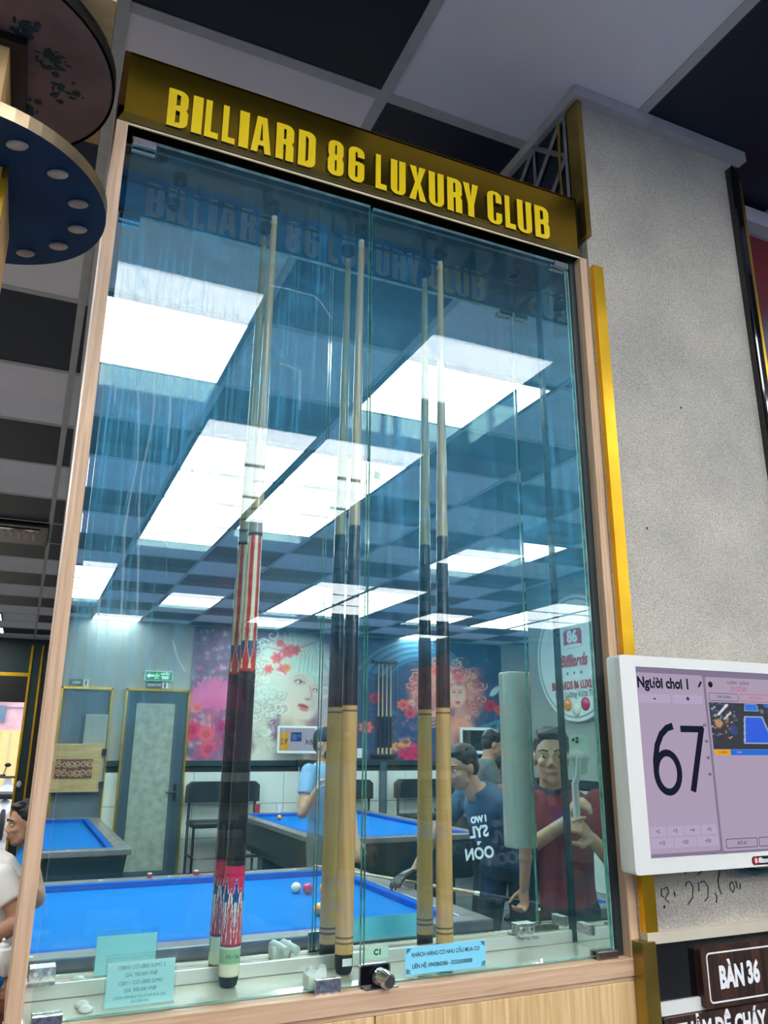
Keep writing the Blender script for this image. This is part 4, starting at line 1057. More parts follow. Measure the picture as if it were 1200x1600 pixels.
MB().cyl((kx+.003, 1.2506, kz-.002), (kx+.0032, 1.2490, kz-.002), .0088, 20).build('lock_face', plain('key brass', (.33, .27, .22, 1), .3, metal=1.0), dr, True)
MB().box(kx+.0022, kx+.0040, 1.2482, 1.2492, kz-.0065, kz+.0025).build('keyhole', M['ink'], dr)
MB().box(.5300, .5860, 1.2630, 1.2795, 1.2386, 1.2402).build('strike_plate', M['steel_worn'], dr)
def card(name, x0, x1, z0, z1, y, mat, parent, label, lines, th=.0005):
    c = MB().box(x0, x1, y-th, y, z0, z1).build(name, mat, parent)
    c['label'] = label
    for s, xx, zz, fs, kw in lines:
        text('lettering', s, fs, (xx, y-th, zz), X3, Z3, -Y3, M['ink'], parent, depth=.00015, **kw)
    return c
card('notice_card', .6050, .7530, 1.2490, 1.2890, 1.2797, M['card_blue'], dr, 'blue notice card about buying cues',
     [('KHÁCH HÀNG CÓ NHU CẦU MUA CƠ', .679, 1.2770, .0083, dict(sx=.86, bold=.00022)), ('LIÊN HỆ: 0942860386 - 02526508888', .672, 1.2605, .0083, dict(sx=.86, bold=.00022))])
for x, z, a, b in ((.6075, 1.2865, 1, -1), (.7505, 1.2865, -1, -1), (.6075, 1.2515, 1, 1), (.7505, 1.2515, -1, 1)):
    MB().tube([(x+a*.007, 1.2790, z), (x, 1.2790, z), (x, 1.2790, z+b*.007)], .0006, 5).tube([(xx, 1.2790, zz) for xx, zz in curl(x+a*.003, z+b*.003, .0025, 1.2)], .0005, 5).build('corner_ornament', M['ink'], dr)
card('number_label', .5395, .5800, 1.2752, 1.2930, 1.2898, M['card_green'], dr, 'small pale green label C1', [('C1', .560, 1.2842, .0115, dict(bold=.0006))])
def dried(pts, w):
    mb = MB(); L = []; Q = []
    for i, p in enumerate(pts):
        a, b = Vector(pts[max(i-1, 0)]), Vector(pts[min(i+1, len(pts)-1)]); dd = (b-a).normalized(); q = Vector((-dd.y, dd.x))*w
        L.append((p[0]+q.x, 1.2796, p[1]+q.y)); Q.append((p[0]-q.x, 1.2796, p[1]-q.y))
    n = len(pts); mb.add(L+Q, [(i, i+1, n+i+1, n+i) for i in range(n-1)]); return mb
run_mat = bpy.data.materials.new('dried run'); run_mat.use_nodes = True
_t = run_mat.node_tree; _t.nodes.clear(); _o = _t.nodes.new('ShaderNodeOutputMaterial'); _m = _t.nodes.new('ShaderNodeMixShader'); _a = _t.nodes.new('ShaderNodeBsdfTransparent'); _d = _t.nodes.new('ShaderNodeBsdfDiffuse')
_d.inputs['Color'].default_value = (.55, .75, .85, 1); _m.inputs[0].default_value = .22
_t.links.new(_a.outputs[0], _m.inputs[1]); _t.links.new(_d.outputs[0], _m.inputs[2]); _t.links.new(_m.outputs[0], _o.inputs['Surface'])
for k, pts in enumerate(RUNS): dried(pts, .0016).build('dried_run', run_mat, dl)
MB().prism([(-.007, -.006), (.006, -.009), (.008, .005), (-.004, .010)], (.548, 1.2798, 2.082), X3, Z3, -Y3, .0004).build('sticker', M['card_green'], dr)

# ---- name board on top
sb = MB().box(.0350, 1.0360, 1.2560, 1.2620, 2.6900, 2.8300).build('name_board', M['sign_bronze'], cab)
sb['label'] = 'polished bronze board with raised yellow letters'
sides = MB()
sides.add([(.025, 1.266, 2.839), (1.046, 1.266, 2.839), (1.0365, 1.2535, 2.8265), (.0345, 1.2535, 2.8265), (.025, 1.43, 2.839), (1.046, 1.43, 2.839)], [(0, 1, 2, 3), (0, 4, 5, 1)])
sides.add([(.025, 1.266, 2.839), (.0345, 1.2535, 2.8265), (.0345, 1.2535, 2.6930), (.025, 1.266, 2.681), (.025, 1.43, 2.839), (.025, 1.43, 2.681)], [(0, 1, 2, 3), (0, 3, 5, 4)])
sides.add([(1.046, 1.266, 2.839), (1.0365, 1.2535, 2.8265), (1.0365, 1.2535, 2.6930), (1.046, 1.266, 2.681), (1.046, 1.43, 2.839), (1.046, 1.43, 2.681)], [(3, 2, 1, 0), (4, 5, 3, 0)])
sides.build('board_casing', M['sign_edge'], sb)
MB().add([(.025, 1.266, 2.681), (.0345, 1.2535, 2.6930), (1.0365, 1.2535, 2.6930), (1.046, 1.266, 2.681)], [(0, 1, 2, 3)]).build('lower_bevel', M['gold_dark'], sb)
MB().box(.026, 1.045, 1.2645, 1.2672, 2.6775, 2.6812).build('bright_lip', plain('cream gold lip', (.90, .74, .42, 1), .3), sb)  # highlight along the lip is painted in as cream
MB().box(.0455, 1.0445, 1.2625, 1.2665, 2.682, 2.835).build('board_back', plain('bare backing', (.05, .045, .04, 1), .7), sb)
LH, LZ = .0835, 2.6895
T = .0150
def G(ch, w):
    h = LH; t = min(T, w*.46)
    def arc(cx, cy_, rx, ry, a0, a1, n=7): return [(cx+rx*math.cos(R(a0+(a1-a0)*k/n)), cy_+ry*math.sin(R(a0+(a1-a0)*k/n))) for k in range(n+1)]
    r = w*.42; ri = max(.002, r-t*.75)
    if ch == 'I': return [[(0, 0), (w, 0), (w, h), (0, h)]]
    if ch == 'L': return [[(0, 0), (w, 0), (w, h*.16), (t, h*.16), (t, h), (0, h)]]
    if ch == 'U': return [[(0, h), (0, r)]+arc(r, r, r, r, 180, 270)+arc(w-r, r, r, r, 270, 360)+[(w, h), (w-t, h), (w-t, .15*h)]+arc(w/2, .15*h, w/2-t, .06*h, 0, -180, 6)+[(t, .15*h), (t, h)]]
    if ch == 'C':
        return [[(w, .66*h), (w, h-r)]+arc(w-r, h-r, r, r, 0, 90)+arc(r, h-r, r, r, 90, 180)+arc(r, r, r, r, 180, 270)+arc(w-r, r, r, r, 270, 360)+[(w, .36*h), (w-t, .36*h), (w-t, .15*h)]
                +arc(w/2, .15*h, w/2-t, .06*h, 0, -180, 6)+[(t, .85*h)]+arc(w/2, .85*h, w/2-t, .06*h, 180, 0, 6)+[(w-t, .66*h)]]
    if ch == 'D': return [[(0, 0), (w-r, 0)]+arc(w-r, r, r, r, 270, 360)+arc(w-r, h-r, r, r, 0, 90)+[(0, h)], [(t, .13*h), (w-t, .13*h+.006), (w-t, .87*h-.006), (t, .87*h)]]
    if ch == 'B': return [[(0, 0), (w-r, 0)]+arc(w-r, r, r, r, 270, 360)+[(w, .42*h), (w*.90, .51*h), (w*.97, .58*h)]+arc(w*.97-r, h-r, r, r, 0, 90)+[(0, h)],
                          [(t, .12*h), (w-t, .14*h), (w-t, .43*h), (t, .45*h)], [(t, .58*h), (w-t*1.05, .60*h), (w-t*1.05, .86*h), (t, .88*h)]]
    if ch == 'R': return [[(0, 0), (t, 0), (t, .44*h), (w-t*1.05, .42*h), (w-t*1.05, 0), (w, 0), (w, .40*h), (w*.90, .49*h), (w, .57*h)]+arc(w-r, h-r, r, r, 0, 90)+[(0, h)], [(t, .58*h), (w-t*1.05, .60*h), (w-t*1.05, .86*h), (t, .88*h)]]
    if ch == 'A':
        t = .0125
        return [[(0, 0), (t, 0), (t*1.18, .20*h), (w-t*1.18, .20*h), (w-t, 0), (w, 0), (w*.74, h), (w*.26, h)], [(t*1.36, .34*h), (w-t*1.36, .34*h), (w/2+.0006, .80*h), (w/2-.0006, .80*h)]]
    if ch == 'X': return [[(0, 0), (t, 0), (w/2, .34*h), (w-t, 0), (w, 0), (w*.66, .52*h), (w*.97, h), (w-t*1.1, h), (w/2, .70*h), (t*1.1, h), (w*.03, h), (w*.34, .52*h)]]
    if ch == 'Y': return [[(w/2-t/2, 0), (w/2+t/2, 0), (w/2+t/2, .36*h), (w, h), (w-t, h), (w/2, .58*h), (t, h), (0, h), (w/2-t/2, .36*h)]]
    if ch == '8': return [arc(r, r, r, r, 180, 270)+arc(w-r, r, r, r, 270, 360)+[(w, .42*h), (w*.91, .52*h), (w*.98, .62*h)]+arc(w*.98-r, h-r, r, r, 0, 90)+arc(w*.02+r, h-r, r, r, 90, 180)+[(w*.02, .62*h), (w*.09, .52*h), (0, .42*h)],
                          rrect(t, .13*h, w-t, .44*h, .0025), rrect(t, .59*h, w-t, .87*h, .0025)]
    if ch == '6': return [arc(r, r, r, r, 180, 270)+arc(w-r, r, r, r, 270, 360)+[(w, .48*h)]+arc(w-r, .52*h, r, .07*h, 0, 90)+[(t, .585*h), (t, .84*h), (t*1.2, .88*h), (w-t*1.2, .88*h), (w-t, .84*h), (w-t, .72*h), (w, .72*h), (w, h-r)]+arc(w-r, h-r, r, r, 0, 90)+arc(r, h-r, r, r, 90, 180),
                          rrect(t, .13*h, w-t, .47*h, .0025)]
LET = [('B', .109, .149), ('I', .154, .175), ('L', .178, .206), ('L', .211, .238), ('I', .243, .264), ('A', .267, .309), ('R', .316, .354), ('D', .361, .399),
       ('8', .423, .459), ('6', .467, .504), ('L', .527, .554), ('U', .561, .597), ('X', .603, .645), ('U', .649, .687), ('R', .693, .731), ('Y', .732, .772),
       ('C', .792, .831), ('L', .837, .866), ('U', .869, .909), ('B', .915, .956)]
for ch, a, b in LET:
    b -= .0022
    lp = G(ch, b-a)
    shape_mb(lp, (a, 1.2558, LZ), X3, Z3, -Y3, .0055).build('letter', [M['letter'], M['letter_side']], sb)
    s = shape_mb(lp, (a, 1.2668, LZ), X3, Z3, -Y3, -.0012); s.m = [0]*len(s.f)
    s.build('letter_back', M['letter_back'], sb)

# ---- three cues standing between shelf and top glass
def cue(name, label, x_butt, x_tip, bands, painter, ztop=2.652):
    """bands: list of (z, r) stations; the print on the lacquer comes from painter(theta, z)."""
    t = thing(name, label, 'billiard cue', (x_butt, 1.3615, 1.2402))
    n = 112; zs = []
    for (z0, r0), (z1, r1) in zip(bands[:-1], bands[1:]):
        k = max(1, int(abs(z1-z0)/.0026))
        zs += [(z0+(z1-z0)*i/k, r0+(r1-r0)*i/k) for i in range(k)]
    zs.append(bands[-1])
    def cx(z): return x_butt+(x_tip-x_butt)*(z-1.24)/(2.66-1.24)
    mb = MB().loft([[(cx(z)+r*math.cos(2*math.pi*k/n), 1.3615+r*math.sin(2*math.pi*k/n), z) for k in range(n)] for z, r in zs])
    off = root_loc(t)
    me = bpy.data.meshes.new('cue_body'); me.from_pydata([tuple(Vector(v)-off) for v in mb.v], [], mb.f)
    me.materials.append(M['cue_print'])
    for p in me.polygons: p.use_smooth = len(p.vertices) == 4
    Z = np.repeat([z for z, r in zs], n); TH = np.tile([2*math.pi*k/n for k in range(n)], len(zs))
    c = painter(TH, Z)
    at = me.attributes.new('print', 'FLOAT_COLOR', 'POINT'); rgba = np.ones((len(Z), 4), np.float32); rgba[:, :3] = srgb(c); at.data.foreach_set('color', rgba.reshape(-1))
    me.update(); link('cue_body', me, t)
    MB().lathe([(.0085, 1.2402), (.0125, 1.2425), (.0146, 1.250), (.0150, bands[0][0])], (x_butt, 1.3615, 0), 24).build('bumper', M['rubber'], t, True)
    zt = bands[-1][0]
    MB().lathe([(.0062, zt), (.0060, zt+.014)], (cx(zt), 1.3615, 0), 20).build('ferrule', M['cue_shaft'], t, True)
    MB().lathe([(.0060, zt+.014), (.0058, zt+.020), (.003, zt+.0225)], (cx(zt), 1.3615, 0), 20).build('tip', M['soffit'], t, True)
    return t
def wood_tone(TH, Z, base, amp, seed):
    r = np.random.RandomState(seed); k = r.uniform(-1, 1, 12)
    g = sum(k[i]*np.sin((i+2)*TH+Z*(6+5*i)+i) for i in range(12))/3
    return np.asarray(base)[None]+amp*g[:, None]*np.array([1, .9, .7])
def put(c, m, colr): c[m] = colr; return c
def plain_cue(seed):
    def f(TH, Z):
        c = wood_tone(TH, Z, (206, 160, 98), 7, seed)
        sh_ = Z > 2.004; c[sh_] = wood_tone(TH, Z, (190, 164, 122), 5, seed+4)[sh_]
        put(c, (Z > 1.668) & (Z < 1.999), (12, 13, 17)); put(c, (Z > 1.9985) & (Z < 2.0045), (20, 16, 16))
        for a, b in ((1.2865, 1.2900), (1.2945, 1.2975), (1.6575, 1.6600)): put(c, (Z > a) & (Z < b), (70, 44, 24))
        put(c, (Z > 1.987) & (Z < 1.992), (60, 20, 22))
        return np.clip(c, 0, 255)
    return f
pb = [(1.2705, .0153), (1.29, .0153), (1.667, .0137), (1.9985, .0116), (2.0045, .0112), (2.62, .0062)]
c2 = cue('billiard_cue', 'plain maple cue with black grip section in the middle of the cabinet', .5312, .5425, pb, plain_cue(1))
MB().box(.523, .5395, 1.3455, 1.3462, 1.2545, 1.2655).build('barcode_sticker', M['white_print'], c2)
c3 = cue('billiard_cue', 'plain maple cue with black grip section behind the blue notice card', .7195, .7330, pb, plain_cue(8))
def fancy(TH, Z):
    c = np.empty(Z.shape+(3,)); c[:] = (190, 164, 122)
    c[:] = wood_tone(TH, Z, (190, 164, 122), 5, 3)
    put(c, Z < 1.302, (226, 224, 196)); put(c, (Z > 1.2735) & (Z < 1.2965) & (np.sin(TH) < .35), (140, 186, 148))
    put(c, (Z > 1.2985) & (Z < 1.3020), (24, 24, 26))
    N = 6
    u = (TH*N/(2*math.pi)) % 1.0; d = np.abs(u-.5)*2            # 0 centre of a spear, 1 between spears
    # butt sleeve: red to pink with white spears and blue hearts
    m = (Z >= 1.302) & (Z < 1.415); f = np.clip((Z-1.302)/.113, 0, 1)
    base = np.array([205, 44, 34])*(1-f[:, None])+np.array([214, 30, 96])*f[:, None]; c[m] = base[m]
    lo, hi = 1.312, 1.400; g = (Z-lo)/(hi-lo)
    w1 = np.where(g < .70, .95*g/.70, np.where(g < .78, .50, .42*(1-g)/.22))*np.where((g > 0) & (g < 1), 1, 0)
    for k, colr in ((1.0, (236, 232, 214)), (.74, (60, 20, 30)), (.62, (30, 66, 120))): put(c, m & (d < w1*k), colr)
    put(c, m & (d < w1*.40) & (g < .55), (224, 206, 186))
    d2 = 1-d; lo2 = 1.302; g2 = (Z-lo2)/(.085)
    w2 = np.clip(.62*(1-g2), 0, 1)
    put(c, m & (g2 > 0) & (d2 < w2*1.0) & (d > w1), (226, 222, 200)); put(c, m & (g2 > 0) & (d2 < w2*.72) & (d > w1), (40, 36, 34)); put(c, m & (g2 > 0) & (d2 < w2*.55) & (d > w1), (206, 60, 48))
    # wrap
    put(c, (Z >= 1.415) & (Z < 1.722), (15, 15, 18))
    m = (Z >= 1.722) & (Z < 1.962); put(c, m, (200, 44, 36))
    g = (Z-1.722)/.24
    w = np.where(g < .16, .9*np.clip((g-.0)/.16, 0, 1)*.35, .62*(1-.35*g)); put(c, m & (g > .30) & (d < w), (222, 214, 184))
    s = (Z-1.735)/.085; ws = np.where(s < .35, .75*s/.35, .75*(1-(s-.35)/.65))*((s > 0) & (s < 1))
    put(c, m & (d < ws+.12*((s > 0) & (s < 1))), (230, 222, 190)); put(c, m & (d < ws), (40, 30, 34)); put(c, m & (d < ws*.7) & (s < .45), (30, 66, 120)); put(c, m & (d < ws*.7) & (s >= .45), (222, 214, 184))
    put(c, m & (g < .09) & (g > .015) & (d < .5*(1-g/.09)), (236, 214, 180))
    put(c, (Z >= 1.962) & (Z < 1.968), (18, 18, 20)); put(c, (Z >= 1.968) & (Z < 1.985), (150, 150, 148)); put(c, (Z >= 1.985) & (Z < 1.992), (22, 22, 24))
    put(c, (Z >= 2.010) & (Z < 2.013), (60, 50, 40)); put(c, (Z >= 2.060) & (Z < 2.066), (110, 84, 50)); put(c, (Z > 2.05) & (Z < 2.06), (206, 190, 150))
    return np.clip(c, 0, 255)
fb = [(1.2565, .0155), (1.2600, .0160), (1.302, .0163), (1.415, .0158), (1.722, .0142), (1.962, .0124), (1.968, .0130), (1.992, .0128), (2.0, .0118), (2.07, .0112), (2.62, .0062)]
c1 = cue('billiard_cue', 'ornate red and white spear inlaid cue with black grip at the left', .3400, .3495, fb, fancy)
text('lettering', 'MS-136', .0085, (.340, 1.3452, 1.285), X3, Z3, -Y3, M['ink'], c1, sx=.8)

# ---- price card in an acrylic stand on the shelf
ps = thing('price_stand', 'clear acrylic stand holding a pale blue price card on the cabinet shelf', 'price stand', (.20, 1.31, 1.2402))
ac = MB().box(.150, .2495, 1.3085, 1.3105, 1.2422, 1.3065).box(.150, .2495, 1.3125, 1.3145, 1.2422, 1.3095).box(.150, .2495, 1.3085, 1.335, 1.2402, 1.2422)
ac.build('acrylic_stand', M['glass_clean'], ps)
MB().box(.1525, .2470, 1.3112, 1.3119, 1.2435, 1.3000).build('price_card', M['card_pale'], ps)
for s, x, z, f in (('CB003: CƠ LIBRE SUMO 2', .2000, 1.2925, .0070), ('GIÁ: 700.000 VNĐ', .2000, 1.2825, .0070), ('CB011: CƠ LIBRE SUMO', .2000, 1.2725, .0070), ('GIÁ: 900.000 VNĐ', .2000, 1.2630, .0070), ('(TẶNG KÈM BAO VÀ LƠ KHI MUA CƠ)', .1998, 1.2545, .0050), ('XIN CẢM ƠN', .1998, 1.2482, .0050)):
    text('lettering', s, f, (x, 1.3112, z), X3, Z3, -Y3, M['ink_soft'], ps, depth=.0001, sx=.84)
# two clear sealing studs left of it
for k, z in enumerate((1.2402, 1.2402)):
    t = tag(MB().lathe([(.004, 0), (.010, .001), (.010, .004), (.006, .007), (.002, .008)], (.126+.003*k, 1.345-.024*k, z), 18).build('suction_cup', M['white_plastic'], None, True, origin=(.126+.003*k, 1.345-.024*k, z)),
            ['small pale stud on the cabinet shelf near the mirror, left of the price card', 'small pale stud on the cabinet shelf nearer the door, left of the price card'][k], 'stud')

# =================================================================== tiered column, upper left
tc = thing('tiered_column', 'round two tier column with navy lower disc and wooden post at upper left', 'column', (-.175, 1.15, 0))
def disc(name, c, r, z0, z1, under, rim):
    o = MB().lathe([(r, z0), (r, z1)], (c[0], c[1], 0), 64)
    me_n = o.build(name, [M[under], M[rim]], tc)
    for p in me_n.data.polygons: p.material_index = 0 if abs(p.normal.z) > .9 else 1
    return me_n
low = disc('lower_disc', (-.1618, 1.178), .188, 2.400, 2.422, 'navy_disc', 'bronze_rim')
upd = disc('upper_disc', (-.1978, 1.2396), .2101, 2.700, 2.722, 'disc_brown', 'navy_disc')
MB().lathe([(.2145, 2.698), (.2145, 2.724), (.2101, 2.724), (.2101, 2.698)], (-.1978, 1.2396, 0), 64, False).build('dark_rim', M['black_plastic'], upd)
for k in range(14):
    a = 2*math.pi*k/14+.18
    x, y = -.1618+.150*math.cos(a), 1.178+.150*math.sin(a)
    MB().ell((x, y, 2.3975), (.0155, .0085, .006), Matrix.Rotation(-.35, 3, 'Z')).build('oval_stud', M['stone'], low, True)
MB().box(-.34, -.116, 1.10, 1.28, 0, 2.400).build('post', M['post_wood'], tc)
MB().box(-.122, -.114, 1.094, 1.10, 0, 2.399).build('post_edge', M['gold'], tc)
MB().box(-.36, -.1500, 1.18, 1.34, 2.422, 2.700).build('upper_post', M['post_wood'], tc)
MB().box(-.36, -.125, 1.165, 1.355, 2.684, 2.6995).build('post_casing', M['black_plastic'], tc)
MB().box(-.39, .000, 1.06, 1.40, 2.724, 3.10).build('capital', M['post_wood'], tc)
rr = random.Random(4); st = MB()
for cx, cy_, n in ((-.135, 1.155, 40), (-.085, 1.195, 26), (-.19, 1.10, 24), (-.065, 1.255, 16), (-.12, 1.33, 10)):
    for _ in range(n):
        x, y = cx+rr.gauss(0, .012), cy_+rr.gauss(0, .015)
        if math.hypot(x+.1978, y-1.2396) > .2: continue
        st.ell((x, y, 2.6995), (rr.uniform(.001, .008), rr.uniform(.001, .008), .0012), None, 7, 4)
st.build('paint_splashes', M['stain'], upd, kind='stuff')
MB().prism([(-.150, 1.185), (-.155, 1.20), (-.140, 1.225), (-.118, 1.235), (-.112, 1.222), (-.135, 1.205)], (0, 0, 2.6990), X3, Y3, Z3, .0012).build('scraped_patch', plain('bare scraped patch', (.22, .16, .15, 1), .7), upd)

# air cassette in the ceiling strip on the left
av = thing('air_cassette', 'black ceiling air cassette set in the navy tiles left of the cabinet', 'air vent', (-.23, 6.40, CEIL))
MB().box(-.60, .01, 6.12, 6.73, CEIL-.035, CEIL-.008, .008).build('housing', M['black_plastic'], av)
MB().box(-.54, -.05, 6.20, 6.25, CEIL-.042, CEIL-.034).build('outlet', M['black_gloss'], av)
for k in range(9): MB().box(-.50+.05*k, -.488+.05*k, 6.32, 6.54, CEIL-.045, CEIL-.034).build('grille_slat', M['soffit'], av)

# =================================================================== the hall behind the camera (seen in the mirrors)
def billiard_table(x0, x1, y0, y1, label, top=.80):
    t = thing('billiard_table', label, 'billiard table', ((x0+x1)/2, (y0+y1)/2, 0), 'blue cloth billiard tables')
    rw, cw = .125, .05
    MB().box(x0+rw, x1-rw, y0+rw, y1-rw, top-.075, top-.035).build('cloth', M['cloth_blue'], t)
    for a, b, c, d in ((x0, x1, y0, y0+rw), (x0, x1, y1-rw, y1), (x0, x0+rw, y0+rw, y1-rw), (x1-rw, x1, y0+rw, y1-rw)):
        rl = MB().box(a, b, c, d, top-.05, top, .008).build('rail', M['rail_wood'], t)
        horiz = (b-a) > (d-c); n = 8 if (max(b-a, d-c) > 2.3) else 4
        for k in range(1, n):
            px_, py_ = (a+(b-a)*k/n, (c+d)/2) if horiz else ((a+b)/2, c+(d-c)*k/n)
            MB().ell((px_, py_, top+.0005), (.012, .012, .0015), None, 10, 5).build('sight', M['pearl'], rl)
    for a, b, c, d in ((x0+rw, x1-rw, y0+rw, y0+rw+cw), (x0+rw, x1-rw, y1-rw-cw, y1-rw), (x0+rw, x0+rw+cw, y0+rw+cw, y1-rw-cw), (x1-rw-cw, x1-rw, y0+rw+cw, y1-rw-cw)):
        MB().box(a, b, c, d, top-.04, top-.002, .006).build('cushion', M['rail_blue'], t)
    b = MB(); q = .03
    b.loft([[(x0+q+e, y0+q+e, z), (x1-q-e, y0+q+e, z), (x1-q-e, y1-q-e, z), (x0+q+e, y1-q-e, z)] for z, e in ((top-.05, 0), (top-.30, .03), (top-.40, .10))])
    b.build('body', M['table_body'], t)
    for sx in (x0+.42, x1-.42):
        for sy in (y0+.32, y1-.32):
            MB().box(sx-.16, sx+.16, sy-.12, sy+.12, 0, top-.38, .01).build('leg', M['table_body'], t)
    return t
billiard_table(-1.1, 2.2, -2.78, -.85, 'blue billiard table nearest the cabinet, four balls lying on it')
billiard_table(-1.0, .92, -7.3, -4.25, 'blue billiard table in front of the rest room doors')
billiard_table(2.48, 4.22, -7.3, -4.25, 'blue billiard table below the rose mural with one orange ball')
billiard_table(5.2, 7.1, -7.3, -4.25, 'far right blue billiard table beside the players')
def ball(x, y, mt, label):
    z = .765-.002+.0307
    tag(MB().ell((x, y, .7963), (.0307, .0307, .0307), None, 20, 12).build('billiard_ball', M[mt], None, True, origin=(x, y, .765)), label, 'billiard ball', 'billiard balls')
ball(1.585, -2.05, 'ball_white', 'ivory ball touching the magenta ball on the nearest table')
ball(1.640, -2.00, 'ball_red', 'magenta red ball beside the ivory ball on the nearest table')
ball(1.735, -1.98, 'ball_orange', 'orange ball half hidden behind the middle cue on the nearest table')
ball(1.50, -1.40, 'ball_orange', 'orange ball lying nearer the mirror on the nearest table')
ball(2.84, -6.6, 'ball_orange', 'orange ball alone on the table below the rose mural')
for x, y, n in ((.84, -2.71, 'red chalk cube on the far rail left of the other one'), (1.13, -2.71, 'red chalk cube on the far rail right of the other one')):
    t = thing('chalk_cube', n, 'chalk', (x, y, .80))
    MB().box(x-.014, x+.014, y-.014, y+.014, .80, .822, .002).build('wrapper', M['red_print'], t)
    MB().box(x-.012, x+.012, y-.012, y+.012, .821, .828).build('chalk', M['pearl'], t)
for k, (x, y, mt) in enumerate(((2.75, -7.24, 'scooter_red'), (3.02, -7.24, 'pearl'))):
    tag(MB().lathe([(.028, .80), (.034, .86), (.036, .90), (.030, .902), (.027, .82)], (x, y, 0), 16).build('drinking_cup', M[mt], None, True, origin=(x, y, .80)),
        ['red tumbler on the far rail below the rose mural', 'white tumbler on the far rail below the rose mural'][k], 'cup')

def bench(x0, x1, label):
    y = YB+.35
    t = thing('spectator_bench', label, 'bench', ((x0+x1)/2, y, 0), 'black high benches along the back wall')
    q = [(x0, .90), (x1, .90), (x1, 1.10), (x1-.06, 1.15), (x0+.06, 1.15), (x0, 1.10)]
    MB().prism(q, (0, y-.20, 0), X3, Z3, Y3, .07).build('backrest', M['black_leather'], t)
    MB().box(x0+.02, x1-.02, y-.16, y+.27, .63, .70, .02).build('seat', M['black_leather'], t)
    for x in (x0+.05, x1-.05):
        MB().tube([(x, y-.17, 0), (x, y-.17, .98)], .018, 8).build('leg', M['black_plastic'], t)
        MB().tube([(x, y+.22, 0), (x, y+.22, .64)], .018, 8).build('leg', M['black_plastic'], t)
        MB().tube([(x, y-.17, .30), (x, y+.30, .30)], .014, 8).build('side_rail', M['black_plastic'], t)
    MB().box(x0+.05, x1-.05, y+.20, y+.34, .29, .32, .004).build('footrest', M['rail_wood'], t)
bench(1.98, 2.92, 'black spectator bench next to the glass rest room door')
bench(3.60, 4.52, 'black spectator bench left of the grey pilaster under the murals')
bench(4.86, 5.80, 'black spectator bench right of the grey pilaster under the rose mural')

def wall_screen(x0, x1, z0, z1, label):
    t = thing('wall_monitor', label, 'monitor', ((x0+x1)/2, YB+.02, z0))
    y = YB+.17
    MB().box(x0, x1, y, y+.035, z0, z1, .006).build('housing', M['white_plastic'], t)
    MB().cyl(((x0+x1)/2, YB+.012, (z0+z1)/2), ((x0+x1)/2, y, (z0+z1)/2), .03).build('wall_arm', M['black_plastic'], t)
    return t, y+.035
t, y = wall_screen(3.13, 3.69, 1.49, 1.845, 'white framed score monitor showing 84 and 92 on the pale haired mural')
def pan(n, a, b, c, d, mt, k=1): return MB().box(a, b, y, y+.001*k, c, d).build(n, M[mt], t)
pan('display', 3.16, 3.66, 1.525, 1.82, 'screen_pale'); pan('score_panel', 3.163, 3.285, 1.53, 1.765, 'screen_orange', 2); pan('score_panel', 3.50, 3.657, 1.53, 1.80, 'screen_pale', 2)
pan('camera_picture', 3.315, 3.465, 1.645, 1.765, 'navy', 2); pan('camera_cloth', 3.335, 3.40, 1.665, 1.735, 'screen_blue', 3); pan('camera_cloth', 3.41, 3.45, 1.70, 1.745, 'screen_blue', 3)
text('digits', '92', .105, (3.224, y+.0032, 1.64), -X3, Z3, Y3, M['screen_ink'], t); text('digits', '84', .105, (3.575, y+.0032, 1.635), -X3, Z3, Y3, M['screen_ink'], t)
MB().box(3.45, 3.66, YB+.02, YB+.12, 1.33, 1.41, .01).build('adapter_box', M['black_plastic'], t)
MB().tube([(3.50, YB+.06, 1.49), (3.50, YB+.03, 1.2), (3.49, YB+.03, .8)], .008, 6).build('cable', M['white_plastic'], t)
t, y = wall_screen(5.91, 6.45, 1.485, 1.865, 'white framed monitor with a dark switched off screen on the rose mural')
pan('display', 5.95, 6.41, 1.535, 1.825, 'screen_black')

ra = thing('cue_rack', 'narrow wall rack holding four cues at the left part of the rose mural', 'cue rack', (4.74, YB+.03, 1.45))
for z in (1.45, 2.76): MB().box(4.56, 4.95, YB+.0165, YB+.09, z, z+.035, .004).build('shelf', M['rosewood'], ra)
for k in range(4):
    x = 4.66+.065*k
    t = thing('racked_cue', ['leftmost cue standing in the wall rack', 'second cue from the left in the wall rack', 'third cue from the left in the wall rack', 'rightmost cue standing in the wall rack'][k], 'billiard cue', (x, YB+.055, 1.485), 'cues in the wall rack')
    MB().lathe([(.015, 1.4855), (.0145, 1.57)], (x, YB+.055, 0), 12).build('butt', M['cue_shaft'], t, True)
    MB().lathe([(.0148, 1.57), (.0128, 2.00)], (x, YB+.055, 0), 12).build('grip', M['black_plastic'], t, True)
    MB().lathe([(.012, 2.00), (.0065, 2.7595)], (x, YB+.055, 0), 12).build('shaft', M['cue_shaft'], t, True)
pp_ = thing('wall_switch', 'white switch plate beside the cue rack', 'switch', (4.38, YB+.014, 1.45))
MB().box(4.35, 4.43, YB+.014, YB+.03, 1.43, 1.56, .004).build('plate', M['white_plastic'], pp_); MB().box(4.375, 4.405, YB+.03, YB+.036, 1.47, 1.52, .002).build('rocker', M['white_frame'], pp_)

